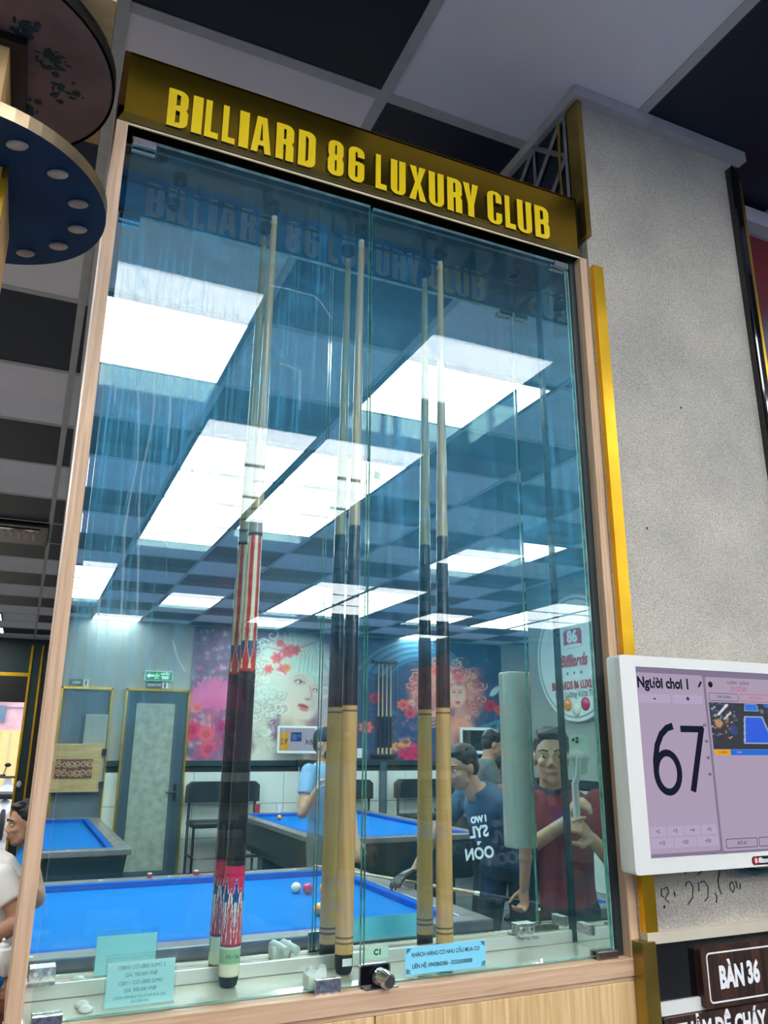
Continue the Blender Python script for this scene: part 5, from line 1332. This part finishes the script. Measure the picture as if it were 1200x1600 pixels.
# =================================================================== people
def fuse(mb, name, mat, parent, voxel=.006, smooth=6):
    off = root_loc(parent)
    me = bpy.data.meshes.new(name); me.from_pydata([tuple(Vector(v)-off) for v in mb.v], [], mb.f)
    bm = bmesh.new(); bm.from_mesh(me); bmesh.ops.recalc_face_normals(bm, faces=bm.faces); bm.to_mesh(me); bm.free()
    o = bpy.data.objects.new(name, me); col.objects.link(o)
    rm = o.modifiers.new('r', 'REMESH'); rm.mode = 'VOXEL'; rm.voxel_size = voxel; rm.use_smooth_shade = True
    s = o.modifiers.new('s', 'SMOOTH'); s.iterations = smooth; s.factor = .5
    dg = bpy.context.evaluated_depsgraph_get()
    me2 = bpy.data.meshes.new_from_object(o.evaluated_get(dg)); me2.name = name
    me2.materials.clear(); me2.materials.append(mat)
    for p in me2.polygons: p.use_smooth = True
    bpy.data.objects.remove(o); bpy.data.meshes.remove(me)
    return link(name, me2, parent)

def frame_of(f, up=(0, 0, 1)):
    f = Vector(f).normalized(); r = f.cross(Vector(up)).normalized(); u = r.cross(f).normalized()
    return r, f, u, Matrix((r, f, u)).transposed()

def limb(mb, pts, rads, n=14):
    """Tapered limb with round joints."""
    for p, q, a, b in zip(pts[:-1], pts[1:], rads[:-1], rads[1:]):
        mb.tube([p, q], [a, b], n)
    for p, a in zip(pts, rads): mb.ell(p, (a, a, a), None, n, 8)
    return mb

def torso(mb, st):
    """st: (centre, half-width vector, half-depth vector) rings from hips to neck."""
    n = 20
    mb.loft([[Vector(c)+w*math.cos(2*math.pi*k/n)+d*math.sin(2*math.pi*k/n) for k in range(n)] for c, w, d in st]); return mb

def hand(mb, wrist, d, palm_n, thumb_side, curl_=(35, 45, 35), thumb=40, sc=1.0, spread=6):
    """palm with four unequal bent fingers and a thumb that leaves the side of the palm near its base."""
    wrist = Vector(wrist); d = Vector(d).normalized(); n = Vector(palm_n); n = (n-d*n.dot(d)).normalized()
    ac = d.cross(n).normalized()*thumb_side
    ring = lambda c, w, t: [c+ac*w*math.cos(2*math.pi*k/12)+n*t*math.sin(2*math.pi*k/12) for k in range(12)]
    mb.loft([ring(wrist-d*.01, .026*sc, .019*sc), ring(wrist+d*.03*sc, .034*sc, .018*sc), ring(wrist+d*.07*sc, .041*sc, .016*sc), ring(wrist+d*.096*sc, .037*sc, .012*sc)])
    for k, (off, ln) in enumerate(((.029, .92), (.010, 1.02), (-.010, .96), (-.028, .76))):
        p = wrist+d*.088*sc+ac*off*sc; ang = 0.0; pts = [p]
        dd0 = (d+ac*math.tan(R(spread))*off/.03).normalized()
        for seg, c in zip((.043, .027, .021), curl_):
            ang += R(c); dirv = dd0*math.cos(ang)+n*math.sin(ang)
            p = p+dirv*seg*ln*sc; pts.append(p)
        limb(mb, pts, [.0095*sc, .009*sc, .0083*sc, .0072*sc], 10)
    b = wrist+d*.022*sc+ac*.026*sc; t1 = (d*.65+ac*.75).normalized()
    t1 = (t1*math.cos(R(thumb*.5))+n*math.sin(R(thumb*.5))).normalized(); p1 = b+t1*.042*sc
    t2 = (d*.9+ac*.2).normalized(); t2 = (t2*math.cos(R(thumb))+n*math.sin(R(thumb))).normalized(); p2 = p1+t2*.034*sc
    p3 = p2+(t2+n*.3).normalized()*.024*sc
    limb(mb, [b, p1, p2, p3], [.014*sc, .0115*sc, .0105*sc, .0085*sc], 10)
    return mb

def person(label, base, J, shirt, trousers, hair=True, voxel=.007, cap=None, collar=None, mask=False, sleeve=.55, hem=.0, group=None):
    P_ = thing('person', label, 'person', base)
    H, f = Vector(J['head']), J['face']
    r, f, u, RM = frame_of(f)
    at = lambda x, y, z: H+r*x+f*y+u*z
    body = MB()
    body.ell(at(0, -.010, .028), (.073, .094, .088), RM, 20, 14)                 # skull
    body.ell(at(0, .022, -.028), (.061, .068, .084), RM, 18, 12)                 # face
    body.ell(at(0, .046, -.086), (.036, .036, .028), RM, 14, 9)                  # chin
    body.tube([at(-.045, .018, -.055), at(-.022, .050, -.090)], [.026, .022], 10); body.tube([at(.045, .018, -.055), at(.022, .050, -.090)], [.026, .022], 10)
    for s in (-1, 1):
        body.ell(at(s*.074, -.010, -.010), (.010, .021, .031), RM, 10, 8)        # ears
        body.ell(at(s*.036, .066, -.022), (.022, .018, .016), RM, 10, 7)         # cheeks
        body.tube([at(s*.012, .086, .024), at(s*.045, .074, .020)], .010, 8)     # brow ridge
    body.tube([at(0, .083, .018), at(0, .094, -.008), at(0, .103, -.028)], [.009, .010, .013], 10)
    for s in (-1, 1): body.ell(at(s*.012, .092, -.032), (.009, .010, .008), RM, 8, 6)
    body.ell(at(0, .082, -.060), (.022, .012, .012), RM, 10, 7)                  # mouth mound
    nb = Vector(J['neck'])
    limb(body, [nb-Vector((0, 0, .03)), H+u*-.055-f*.022], [.062, .055], 16)
    sr_, sl_ = Vector(J['sh_r']), Vector(J['sh_l'])
    w = (sr_-sl_); half = w.length/2; wv = w.normalized()
    pel = Vector(J['pelvis']); mid = (sr_+sl_)/2
    ax = (mid-pel).normalized(); dv = ax.cross(wv).normalized()
    pw = Vector(J.get('hipdir', wv)).normalized(); pd = Vector((0, 0, 1)).cross(pw).normalized()
    L = lambda a, b, t: a+(b-a)*t
    def stations(g, lo=0.0):
        return [(L(pel, mid, lo), pw*(.158+g), pd*(.112+g)), (L(pel, mid, .22), L(pw, wv, .3)*(.150+g), L(pd, dv, .3)*(.112+g)), (L(pel, mid, .48), L(pw, wv, .6).normalized()*(.152+g), L(pd, dv, .6).normalized()*(.112+g)),
                (L(pel, mid, .76), wv*(.168+g), dv*(.118+g)), (L(pel, mid, .94), wv*(half*.93+g), dv*(.098+g)), (mid+ax*.045, wv*(half*.62+g*.6), dv*(.075+g*.7)), (L(mid+ax*.075, nb, .6), wv*(.075+g*.4), dv*(.066+g*.4))]
    torso(body, stations(-.012))
    for s in 'rl':
        limb(body, [J['sh_'+s], J['el_'+s], J['wr_'+s]], [.048, .038, .027])
        fm = L(Vector(J['el_'+s]), Vector(J['wr_'+s]), .28); body.ell(fm, (.040, .040, .040), None, 12, 8)
        hd = J.get('hand_'+s)
        if hd: hand(body, J['wr_'+s], *hd)
    hips = {'r': pel+pw*.088+Vector((0, 0, -.02)), 'l': pel-pw*.088+Vector((0, 0, -.02))}
    for s in 'rl':
        limb(body, [hips[s], J['kn_'+s], J['an_'+s]], [.075, .050, .036])
    fuse(body, 'body', M['skin'], P_, voxel)
    # eyes, brows, lips
    for s in (-1, 1):
        e = MB().ell(at(s*.032, .0795, .006), (.0140, .0085, .0046), RM, 12, 8).build('eye', M['eye_white'], P_, True)
        MB().ell(at(s*.032, .0855, .006), (.0058, .0035, .0046), RM, 10, 7).build('iris', M['iris'], e, True)
        MB().tube([at(s*.012, .0955, .028), at(s*.034, .090, .034), at(s*.054, .074, .028)], [.0035, .0042, .0025], 8).build('eyebrow', M['hair'], P_, True)
    lp = MB().tube([at(-.024, .088, -.060), at(-.010, .0965, -.0575), at(.010, .0965, -.0575), at(.024, .088, -.060)], [.002, .0045, .0045, .002], 8)
    lp.tube([at(-.020, .089, -.065), at(0, .096, -.068), at(.020, .089, -.065)], [.002, .0055, .002], 8); lp.build('lips', M['lip'], P_, True)
    if hair:
        h = MB(); h.ell(at(0, -.024, .046), (.081, .096, .088), RM, 20, 14); h.ell(at(0, .030, .098), (.060, .052, .024), RM, 14, 9)
        h.ell(at(0, -.050, .0), (.076, .062, .075), RM, 16, 10)
        rr = random.Random(len(label))
        for _ in range(26):
            a = rr.uniform(-2.6, 2.6); z = rr.uniform(.07, .125)
            q = .075*math.sqrt(max(0.05, 1-((z-.03)/.105)**2))
            h.ell(at(q*math.sin(a), -.02+q*math.cos(a), z), (.018, .020, .012), RM, 8, 6)
        fuse(h, 'hair', M['hair'], P_, .006, 3)
    if cap:
        c = MB(); c.ell(at(0, -.012, .060), (.086, .104, .072), RM, 18, 12); c.prism([(-.06, .06), (-.072, .10), (-.05, .15), (0, .168), (.05, .15), (.072, .10), (.06, .06)], at(0, 0, .048), r, f, u, .012)
        fuse(c, 'cap', M[cap], P_, .006, 2)
        MB().ell(at(0, .083, .085), (.034, .010, .020), RM, 12, 8).build('cap_badge', M['white_print'], P_, True)
    if mask:
        MB().ell(at(0, .046, -.062), (.064, .058, .050), RM, 16, 10).build('face_mask', M['black_plastic'], P_, True)
    # clothes
    sh = MB(); torso(sh, stations(.010, hem))
    for s in 'rl':
        a, b = Vector(J['sh_'+s]), Vector(J['el_'+s]); c = L(a, b, sleeve)
        sh.ell(a, (.062, .062, .060), None, 14, 9); sh.tube([L(a, b, -.04), L(a, b, .2), c], [.060, .062, .061], 16)
        if sleeve > .95:
            w_ = Vector(J['wr_'+s]); sh.ell(b, (.05, .05, .05), None, 12, 8); sh.tube([b, L(b, w_, .93)], [.050, .038], 14)
    top = fuse(sh, 'shirt', shirt, P_, voxel+.001, 5)
    if collar:
        cl = MB(); c0 = nb+Vector((0, 0, .005)); n = 20
        tilt = dv*.25
        cl.loft([[c0+wv*a*math.cos(2*math.pi*k/n)+dv*(a*.95)*math.sin(2*math.pi*k/n)+Vector((0, 0, z))-Vector((0, 0, .02))*math.sin(2*math.pi*k/n) for k in range(n)] for a, z in ((.078, -.030), (.082, .010), (.073, .030), (.068, .030), (.072, -.03))], False)
        cl.build('collar', collar, P_, True)
    tr = MB(); torso(tr, [(pel+Vector((0, 0, .06)), pw*.160, pd*.115), (pel, pw*.170, pd*.122), (pel-Vector((0, 0, .07)), pw*.165, pd*.118)])
    for s in 'rl':
        kn, an = Vector(J['kn_'+s]), Vector(J['an_'+s])
        tr.ell(hips[s], (.092, .092, .092), None, 14, 9); tr.tube([hips[s], kn, L(kn, an, .95)], [.090, .066, .054], 16); tr.ell(kn, (.066, .066, .066), None, 12, 8)
    fuse(tr, 'trousers', trousers, P_, voxel+.002, 4)
    for s in 'rl':
        an = Vector(J['an_'+s]); tf = Vector(J.get('toe', f)); tf = Vector((tf.x, tf.y, 0)).normalized(); tr_ = tf.cross(Z3)
        z = an.z-.085
        MB().loft([[an+tf*y+tr_*w_*math.cos(2*math.pi*k/14)+Vector((0, 0, -.085+h_*(.5+.5*math.sin(2*math.pi*k/14)))) for k in range(14)] for y, w_, h_ in ((-.085, .022, .05), (-.07, .038, .085), (0, .042, .105), (.08, .048, .07), (.15, .044, .05), (.18, .020, .03))]).build('shoe', M['shoe'], P_, True)
    return P_
V = Vector

# -- the photographer, straight behind the camera
fph = V((.59, .81, 0)).normalized(); rph = V((fph.y, -fph.x, 0))
hc = V((-.115, -.245, 1.555)); nbp = V((-.145, -.29, 1.415))
shc = V((-.150, -.300, 1.365))
grip = V((-.088, -.050, 0))
J = dict(head=hc, face=(fph.x, fph.y, -.03), neck=nbp, sh_r=shc+rph*.195, sh_l=shc-rph*.195,
         el_r=shc+rph*.245+fph*.10+V((0, 0, -.265)), el_l=shc-rph*.265+fph*.12+V((0, 0, -.26)),
         pelvis=V((-.18, -.34, .94)), hipdir=rph, kn_r=V((-.07, -.42, .50)), kn_l=V((-.26, -.28, .50)), an_r=V((-.07, -.46, .085)), an_l=V((-.28, -.32, .085)), toe=fph)
J['wr_r'] = grip+rph*.040-fph*.070+V((0, 0, 1.300)); J['wr_l'] = grip-rph*.055-fph*.050+V((0, 0, 1.235))
J['hand_r'] = ((V((0, 0, 1))*.75-rph*.35+fph*.45), -rph*.8+fph*.1, -1, (50, 55, 40), 35, 1.0, 4)
J['hand_l'] = ((V((0, 0, 1))*.55+rph*.45+fph*.55), rph*.9-fph*.1, 1, (55, 55, 40), 35, 1.0, 4)
ph = person('man in a maroon polo photographing the cabinet with both hands raised', (-.17, -.36, 0), J, M['maroon'], M['trouser'], voxel=.0055, collar=M['navy'])
def chest(a, b, z): return shc-rph*a+fph*b+V((0, 0, z))
cb = chest(.105, .112, -.10)
MB().prism(rrect(-.030, -.010, .030, .010, .003), cb, -rph, Z3, fph, .004).build('name_tag', M['white_print'], ph)
MB().tube([chest(.115, .112, -.155), chest(.115, .119, -.155)], .020, 20).build('round_badge', plain('tan badge', (.55, .42, .25, 1), .4), ph)
# phone and clamp grip in his hands
pc = V((-.092, -.020, 1.570)); tilt = Matrix.Rotation(R(-5), 3, fph)
pr3, pz3 = tilt @ rph, tilt @ Z3
pho = thing('phone', 'pale phone held upright by the photographer', 'phone', tuple(pc))
MB().prism(rrect(-.037, -.078, .037, .078, .011), pc, pr3, pz3, fph, .008).build('phone_body', M['phone'], pho)
MB().prism(rrect(-.002, .040, .032, .073, .008), pc+fph*.008, pr3, pz3, fph, .002).build('camera_bump', M['phone'], pho)
for a, b in ((.008, .063), (.008, .049), (.023, .056)): MB().cyl(pc+fph*.010+pr3*a+pz3*b, pc+fph*.012+pr3*a+pz3*b, .0062, 16).build('lens', M['black_gloss'], pho)
pg = thing('phone_grip', 'grey clamp grip with round joint carrying the phone', 'phone grip', tuple(grip+V((0, 0, 1.27))))
MB().cyl(pc+fph*.0085+pz3*-.004, pc+fph*.030+pz3*-.004, .019, 20).build('round_joint', M['white_frame'], pg, True)
MB().prism(rrect(-.047, -.022, .047, -.004, .004), pc+fph*.0085, pr3, pz3, fph, .010).build('clamp', M['soffit'], pg)
MB().tube([pc+fph*.026+pz3*-.01, pc+fph*.020+pz3*-.085, grip+fph*.01+V((0, 0, 1.455)), grip+V((0, 0, 1.27))], [.010, .011, .014, .015], 14).build('handle', M['soffit'], pg, True)

# -- the player in the blue tee, bent over his cue at the right end of the nearest table
f2 = V((-.80, .60, 0)); r2_ = V((.60, .80, 0))
J = dict(head=(2.345, -1.40, 1.480), face=(-.93, .18, -.25), neck=(2.425, -1.385, 1.375), sh_r=(2.515, -1.20, 1.305), sh_l=(2.465, -1.57, 1.325), el_r=(2.625, -1.19, 1.075), el_l=(2.33, -1.72, 1.09),
         wr_r=(2.625, -1.225, .855), wr_l=(2.22, -1.76, .895), hand_r=((-.05, -.05, -1), (-.85, .2, 0), -1, (50, 60, 45), 40), hand_l=((-.9, .2, -.25), (0, 0, -1), 1, (10, 25, 20), 20),
         pelvis=(2.70, -1.50, .93), hipdir=(.55, .83, 0), kn_r=(2.72, -1.40, .50), kn_l=(2.64, -1.66, .50), an_r=(2.82, -1.38, .085), an_l=(2.66, -1.70, .085), toe=(-.8, .5, 0))
p2 = person('player in a blue grey tee with white lettering leaning over his cue', (2.66, -1.42, 0), J, M['tee_blue'], M['trouser'], voxel=.0065)
# white lettering on the shirt front
tu = V((-.42, -.88, -.18)).normalized(); tn = V((-.72, .66, .12)).normalized(); tv2 = tn.cross(tu).normalized()
if tv2.z < 0: tv2 = -tv2
def tee_at(z, out): return V((2.432, -1.318, z))+tn*out
for s, z, sz, o_ in (('I WO', 1.200, .044, .090), ('SYL', 1.135, .080, .088), ('es', 1.082, .030, .086), ('OON', 1.025, .080, .084)):
    text('shirt_lettering', s, sz, tee_at(z, o_), -tu if (-tu).dot(V((0, 1, 0))) < 0 else tu, tv2, tn, M['white_print'], p2, bold=.003)
gl = MB(); hand(gl, (2.222, -1.76, .895), (-.9, .2, -.25), (0, 0, -1), 1, (10, 25, 20), 20, 1.09)
fuse(gl, 'glove', M['black_plastic'], p2, .006, 3)
cq = thing('players_cue', 'pale cue held level by the player in the blue tee', 'billiard cue', (2.62, -1.24, .80))
ca, cb_ = V((1.80, -2.36, .868)), V((2.735, -1.085, .775))
cp_ = lambda t: ca+(cb_-ca)*t
MB().tube([cp_(0), cp_(.70)], [.006, .0115], 14).build('shaft', M['cue_shaft'], cq, True)
MB().tube([cp_(.70), cp_(.72)], [.0125, .0125], 14).build('joint_ring', M['white_print'], cq, True)
MB().tube([cp_(.72), cp_(.82)], [.0125, .0138], 14).build('forearm', M['navy'], cq, True)
MB().tube([cp_(.82), cp_(1)], [.0138, .0150], 14).build('grip', M['black_plastic'], cq, True)

# -- waiting player with a cap, upright cue in his fist
J = dict(head=(2.165, -3.20, 1.605), face=(.55, .80, -.12), neck=(2.165, -3.235, 1.46), sh_r=(2.335, -3.32, 1.41), sh_l=(2.01, -3.14, 1.41), el_r=(2.40, -3.25, 1.14), el_l=(1.945, -3.07, 1.12),
         wr_r=(2.36, -3.04, .93), wr_l=(2.015, -2.99, 1.27), hand_r=((-.2, .5, -.8), (0, .3, -1), -1, (15, 25, 20), 20), hand_l=((.25, .2, .9), (.8, .3, 0), 1, (60, 70, 50), 45),
         pelvis=(2.20, -3.26, .95), hipdir=(.87, -.5, 0), kn_r=(2.30, -3.30, .50), kn_l=(2.11, -3.18, .50), an_r=(2.30, -3.36, .085), an_l=(2.10, -3.22, .085), toe=(.5, .85, 0))
person('man in a light blue polo and dark cap gripping an upright cue', (2.2, -3.28, 0), J, M['light_blue'], M['grey_trouser'], hair=True, cap='navy', mask=True, voxel=.009)
cq = thing('upright_cue', 'slim cue held upright by the man in the cap', 'billiard cue', (2.075, -2.93, .02))
MB().lathe([(.015, 0), (.0145, .35)], (2.075, -2.935, 0), 12).build('butt', M['black_plastic'], cq, True)
MB().lathe([(.0140, .35), (.0075, 1.43)], (2.075, -2.935, 0), 12).build('shaft', M['cue_shaft'], cq, True)

# -- two men talking beside the dark monitor
J = dict(head=(3.965, -3.70, 1.615), face=(.92, .25, -.30), neck=(3.915, -3.715, 1.485), sh_r=(3.925, -3.92, 1.425), sh_l=(3.825, -3.53, 1.425), el_r=(4.05, -3.93, 1.17), el_l=(3.90, -3.45, 1.16),
         wr_r=(4.22, -3.80, 1.04), wr_l=(4.08, -3.42, 1.05), hand_r=((.9, .2, -.3), (0, 0, -1), 1, (20, 25, 20), 20), hand_l=((.9, -.2, -.3), (0, 0, -1), -1, (20, 25, 20), 20),
         pelvis=(3.86, -3.76, .95), hipdir=(.1, -1, 0), kn_r=(3.90, -3.86, .50), kn_l=(3.88, -3.68, .50), an_r=(3.86, -3.90, .085), an_l=(3.84, -3.66, .085), toe=(1, .1, 0))
person('man in a slate grey shirt seen from behind, turned to his companion', (3.86, -3.76, 0), J, M['grey_shirt'], M['trouser'], voxel=.009)
J = dict(head=(4.480, -4.240, 1.575), face=(-.85, .15, -.50), neck=(4.545, -4.260, 1.455), sh_r=(4.580, -4.080, 1.400), sh_l=(4.580, -4.460, 1.400), el_r=(4.520, -4.000, 1.130), el_l=(4.540, -4.540, 1.130),
         wr_r=(4.360, -3.940, 0.970), wr_l=(4.380, -4.420, 1.020), hand_r=((-.8, .0, -.4), (0, 0, -1), -1, (25, 30, 20), 20), hand_l=((-.8, .1, -.4), (0, 0, -1), 1, (25, 30, 20), 20),
         pelvis=(4.620, -4.270, 0.950), hipdir=(.1, 1, 0), kn_r=(4.580, -4.180, 0.500), kn_l=(4.580, -4.360, 0.500), an_r=(4.620, -4.160, 0.085), an_l=(4.620, -4.380, 0.085), toe=(-1, .1, 0))
person('young man in a dark red tee looking down beside the grey shirt', (4.62, -4.27, 0), J, M['red_shirt'], M['trouser'], voxel=.009)

# =================================================================== left of the cabinet: guests, tea table, street door
def chair(c, fdir, label):
    c = V(c); fv = V(fdir).normalized(); rv = V((fv.y, -fv.x, 0))
    t = thing('guest_chair', label, 'chair', tuple(c))
    def bx(name, a0, a1, b0, b1, z0, z1, mt):
        MB().prism([(a0, b0), (a1, b0), (a1, b1), (a0, b1)], c+V((0, 0, z0)), rv, fv, Z3, z1-z0).build(name, M[mt], t)
    bx('seat', -.22, .22, -.22, .22, .34, .385, 'black_leather')
    bx('backrest', -.20, .20, -.27, -.24, .385, .80, 'black_leather')
    for a in (-.2, .17):
        for b in (-.22, .18): bx('leg', a, a+.03, b, b+.03, 0, .34, 'black_plastic')
chair((.14, 5.28, 0), (-1, -.1, 0), 'black chair under the man in the bright blue polo')
J = dict(head=(.085, 5.20, 1.165), face=(-1, -.20, -.10), neck=(.135, 5.215, 1.035), sh_r=(.125, 5.42, .975), sh_l=(.165, 5.02, .975), el_r=(.02, 5.46, .73), el_l=(.08, 4.98, .72), wr_r=(-.20, 5.38, .70), wr_l=(-.16, 5.02, .70),
         hand_r=((-1, -.1, 0), (0, 0, -1), 1, (15, 20, 20), 20), hand_l=((-1, .1, 0), (0, 0, -1), -1, (15, 20, 20), 20), pelvis=(.17, 5.22, .535), hipdir=(0, 1, 0), kn_r=(-.25, 5.32, .53), kn_l=(-.25, 5.10, .53), an_r=(-.27, 5.32, .085), an_l=(-.27, 5.10, .085), toe=(-1, 0, 0))
person('seated man in a bright blue polo seen in profile left of the cabinet', (.17, 5.22, 0), J, M['bright_blue'], M['trouser'], voxel=.007, collar=M['bright_blue'])
chair((.11, 4.30, 0), (-1, -.25, 0), 'black chair under the guest in the white shirt')
J = dict(head=(-0.260, 4.16, 1.275), face=(-1, -.25, -.15), neck=(-0.150, 4.20, 1.150), sh_r=(-0.055, 4.40, 1.050), sh_l=(-0.005, 4.00, 1.050), el_r=(-0.050, 4.46, .83), el_l=(0.095, 3.95, .885), wr_r=(-.33, 4.34, .76), wr_l=(-.15, 3.86, .790),
         hand_r=((-1, -.1, 0), (0, 0, -1), 1, (15, 20, 20), 20), hand_l=((-1, -.2, 0), (0, 0, -1), -1, (15, 20, 20), 20), pelvis=(0.130, 4.25, .535), hipdir=(-.2, 1, 0), kn_r=(-.32, 4.30, .53), kn_l=(-.30, 4.06, .53), an_r=(-.34, 4.30, .085), an_l=(-.32, 4.06, .085), toe=(-1, -.1, 0))
person('seated guest in a white shirt seen from behind, bare forearm on his knee', (.08, 4.25, 0), J, M['white_shirt'], M['trouser'], voxel=.007)
tt = thing('tea_table', 'red brown wooden tea table at the left edge beside the cabinet', 'table', (-.5, 3.66, 0))
MB().box(-1.2, .115, 3.42, 3.83, .690, .742, .006).build('tabletop', M['tea_wood'], tt)
for x in (-1.12, .03):
    for y in (3.47, 3.74): MB().box(x, x+.05, y, y+.05, 0, .69).build('leg', M['tea_wood'], tt)
tp = thing('teapot', 'white porcelain teapot at the left edge beside the cabinet frame', 'teapot', (.035, 3.70, .742))
MB().lathe([(.030, .742), (.045, .752), (.052, .785), (.050, .815), (.040, .840), (.022, .848)], (.035, 3.70, 0), 24).build('pot', M['porcelain'], tp, True)
MB().lathe([(.024, .848), (.020, .856), (.006, .862), (.008, .872), (.002, .878)], (.035, 3.70, 0), 20).build('lid', M['porcelain'], tp, True)
MB().tube([(-.012, 3.70, .790), (-.04, 3.70, .805), (-.055, 3.70, .835)], [.012, .009, .006], 12).build('spout', M['porcelain'], tp, True)
MB().tube([(.082, 3.70, .825), (.108, 3.70, .820), (.108, 3.70, .785), (.085, 3.70, .775)], .005, 8).build('handle', M['porcelain'], tp, True)
tg_ = thing('tea_glass', 'small clear tea glass in front of the teapot', 'glass', (.075, 3.56, .742))
MB().lathe([(.022, .742), (.026, .80), (.0275, .815), (.0255, .815), (.022, .75), (.002, .748)], (.075, 3.56, 0), 20, False).build('glass_body', M['glass_clean'], tg_, True)
bp = thing('snack_packet', 'crumpled blue foil packet on the tea table', 'packet', (.02, 3.52, .742))
MB().ell((.02, 3.52, .765), (.035, .022, .026), Matrix.Rotation(.5, 3, 'Z'), 7, 5).build('packet', M['cloth_blue'], bp)

# outside the street door
struct('floor_street', MB().box(-6, 4, YF+.12, 24, -.12, -.01), M['street'])
ob = thing('street_wall', 'yellow wall with pink lit upper band across the street', 'wall', (-1, 20.0, 0))
MB().box(-5, 3, 20.0, 20.2, -.01, 1.88).build('yellow_wall', M['yellow_wall'], ob)
MB().box(-5, 3, 20.0, 20.2, 1.88, 4.2).build('pink_front', M['pink_wall'], ob)
for x in (-.42, -.21, 0.0): MB().box(x-.006, x+.006, 19.985, 20.0, .1, 1.86).build('wall_joint', M['soffit'], ob)
for z in (2.35, 2.5): MB().box(-3, 1, 19.97, 20.0, z, z+.03).build('light_tube', M['screen_pale'], ob)
MB().box(-.75, -.36, 19.9, 20.0, 2.05, 2.40).build('shop_window', plain('grey blue pane', (.16, .22, .30, 1), .3), ob)
def scooter(x, y, mt, label, s=1):
    t = thing('scooter', label, 'scooter', (x, y, 0), 'scooters parked outside the street door')
    for yy in (y-.62, y+.62):
        w = MB(); w.tube([(x, yy+.22*math.cos(a), .26+.22*math.sin(a)) for a in [2*math.pi*k/20 for k in range(21)]], .045, 8, False); w.build('wheel', M['rubber'], t, True)
    MB().loft([[(x+.14*w_*math.cos(2*math.pi*k/12), y+yy, zc+h*math.sin(2*math.pi*k/12)) for k in range(12)] for yy, w_, zc, h in ((-.75, .3, .42, .05), (-.5, 1, .52, .14), (-.1, 1.1, .48, .16), (.25, .9, .34, .07), (.5, 1.2, .50, .2), (.62, .9, .75, .14), (.60, .4, .95, .05))]).build('body_shell', M[mt], t, True)
    MB().box(x-.13, x+.13, y-.62, y+.10, .66, .76, .03).build('seat', M['black_leather'], t)
    MB().tube([(x-.34, y+.50, 1.02), (x-.1, y+.56, .99), (x+.1, y+.56, .99), (x+.34, y+.50, 1.02)], .02, 8).build('handlebar', M['black_plastic'], t, True)
    for q in (-.3, .3): MB().tube([(x+q, y+.52, 1.02), (x+q*1.15, y+.55, 1.18)], .01, 6).ell((x+q*1.2, y+.55, 1.2), (.06, .015, .04), None, 10, 6).build('side_mirror', M['black_plastic'], t, True)
scooter(-.12, 16.6, 'scooter_white', 'white scooter parked outside the street door, nearer the door jamb')
scooter(-.52, 16.9, 'scooter_red', 'red scooter parked outside the street door, further left')
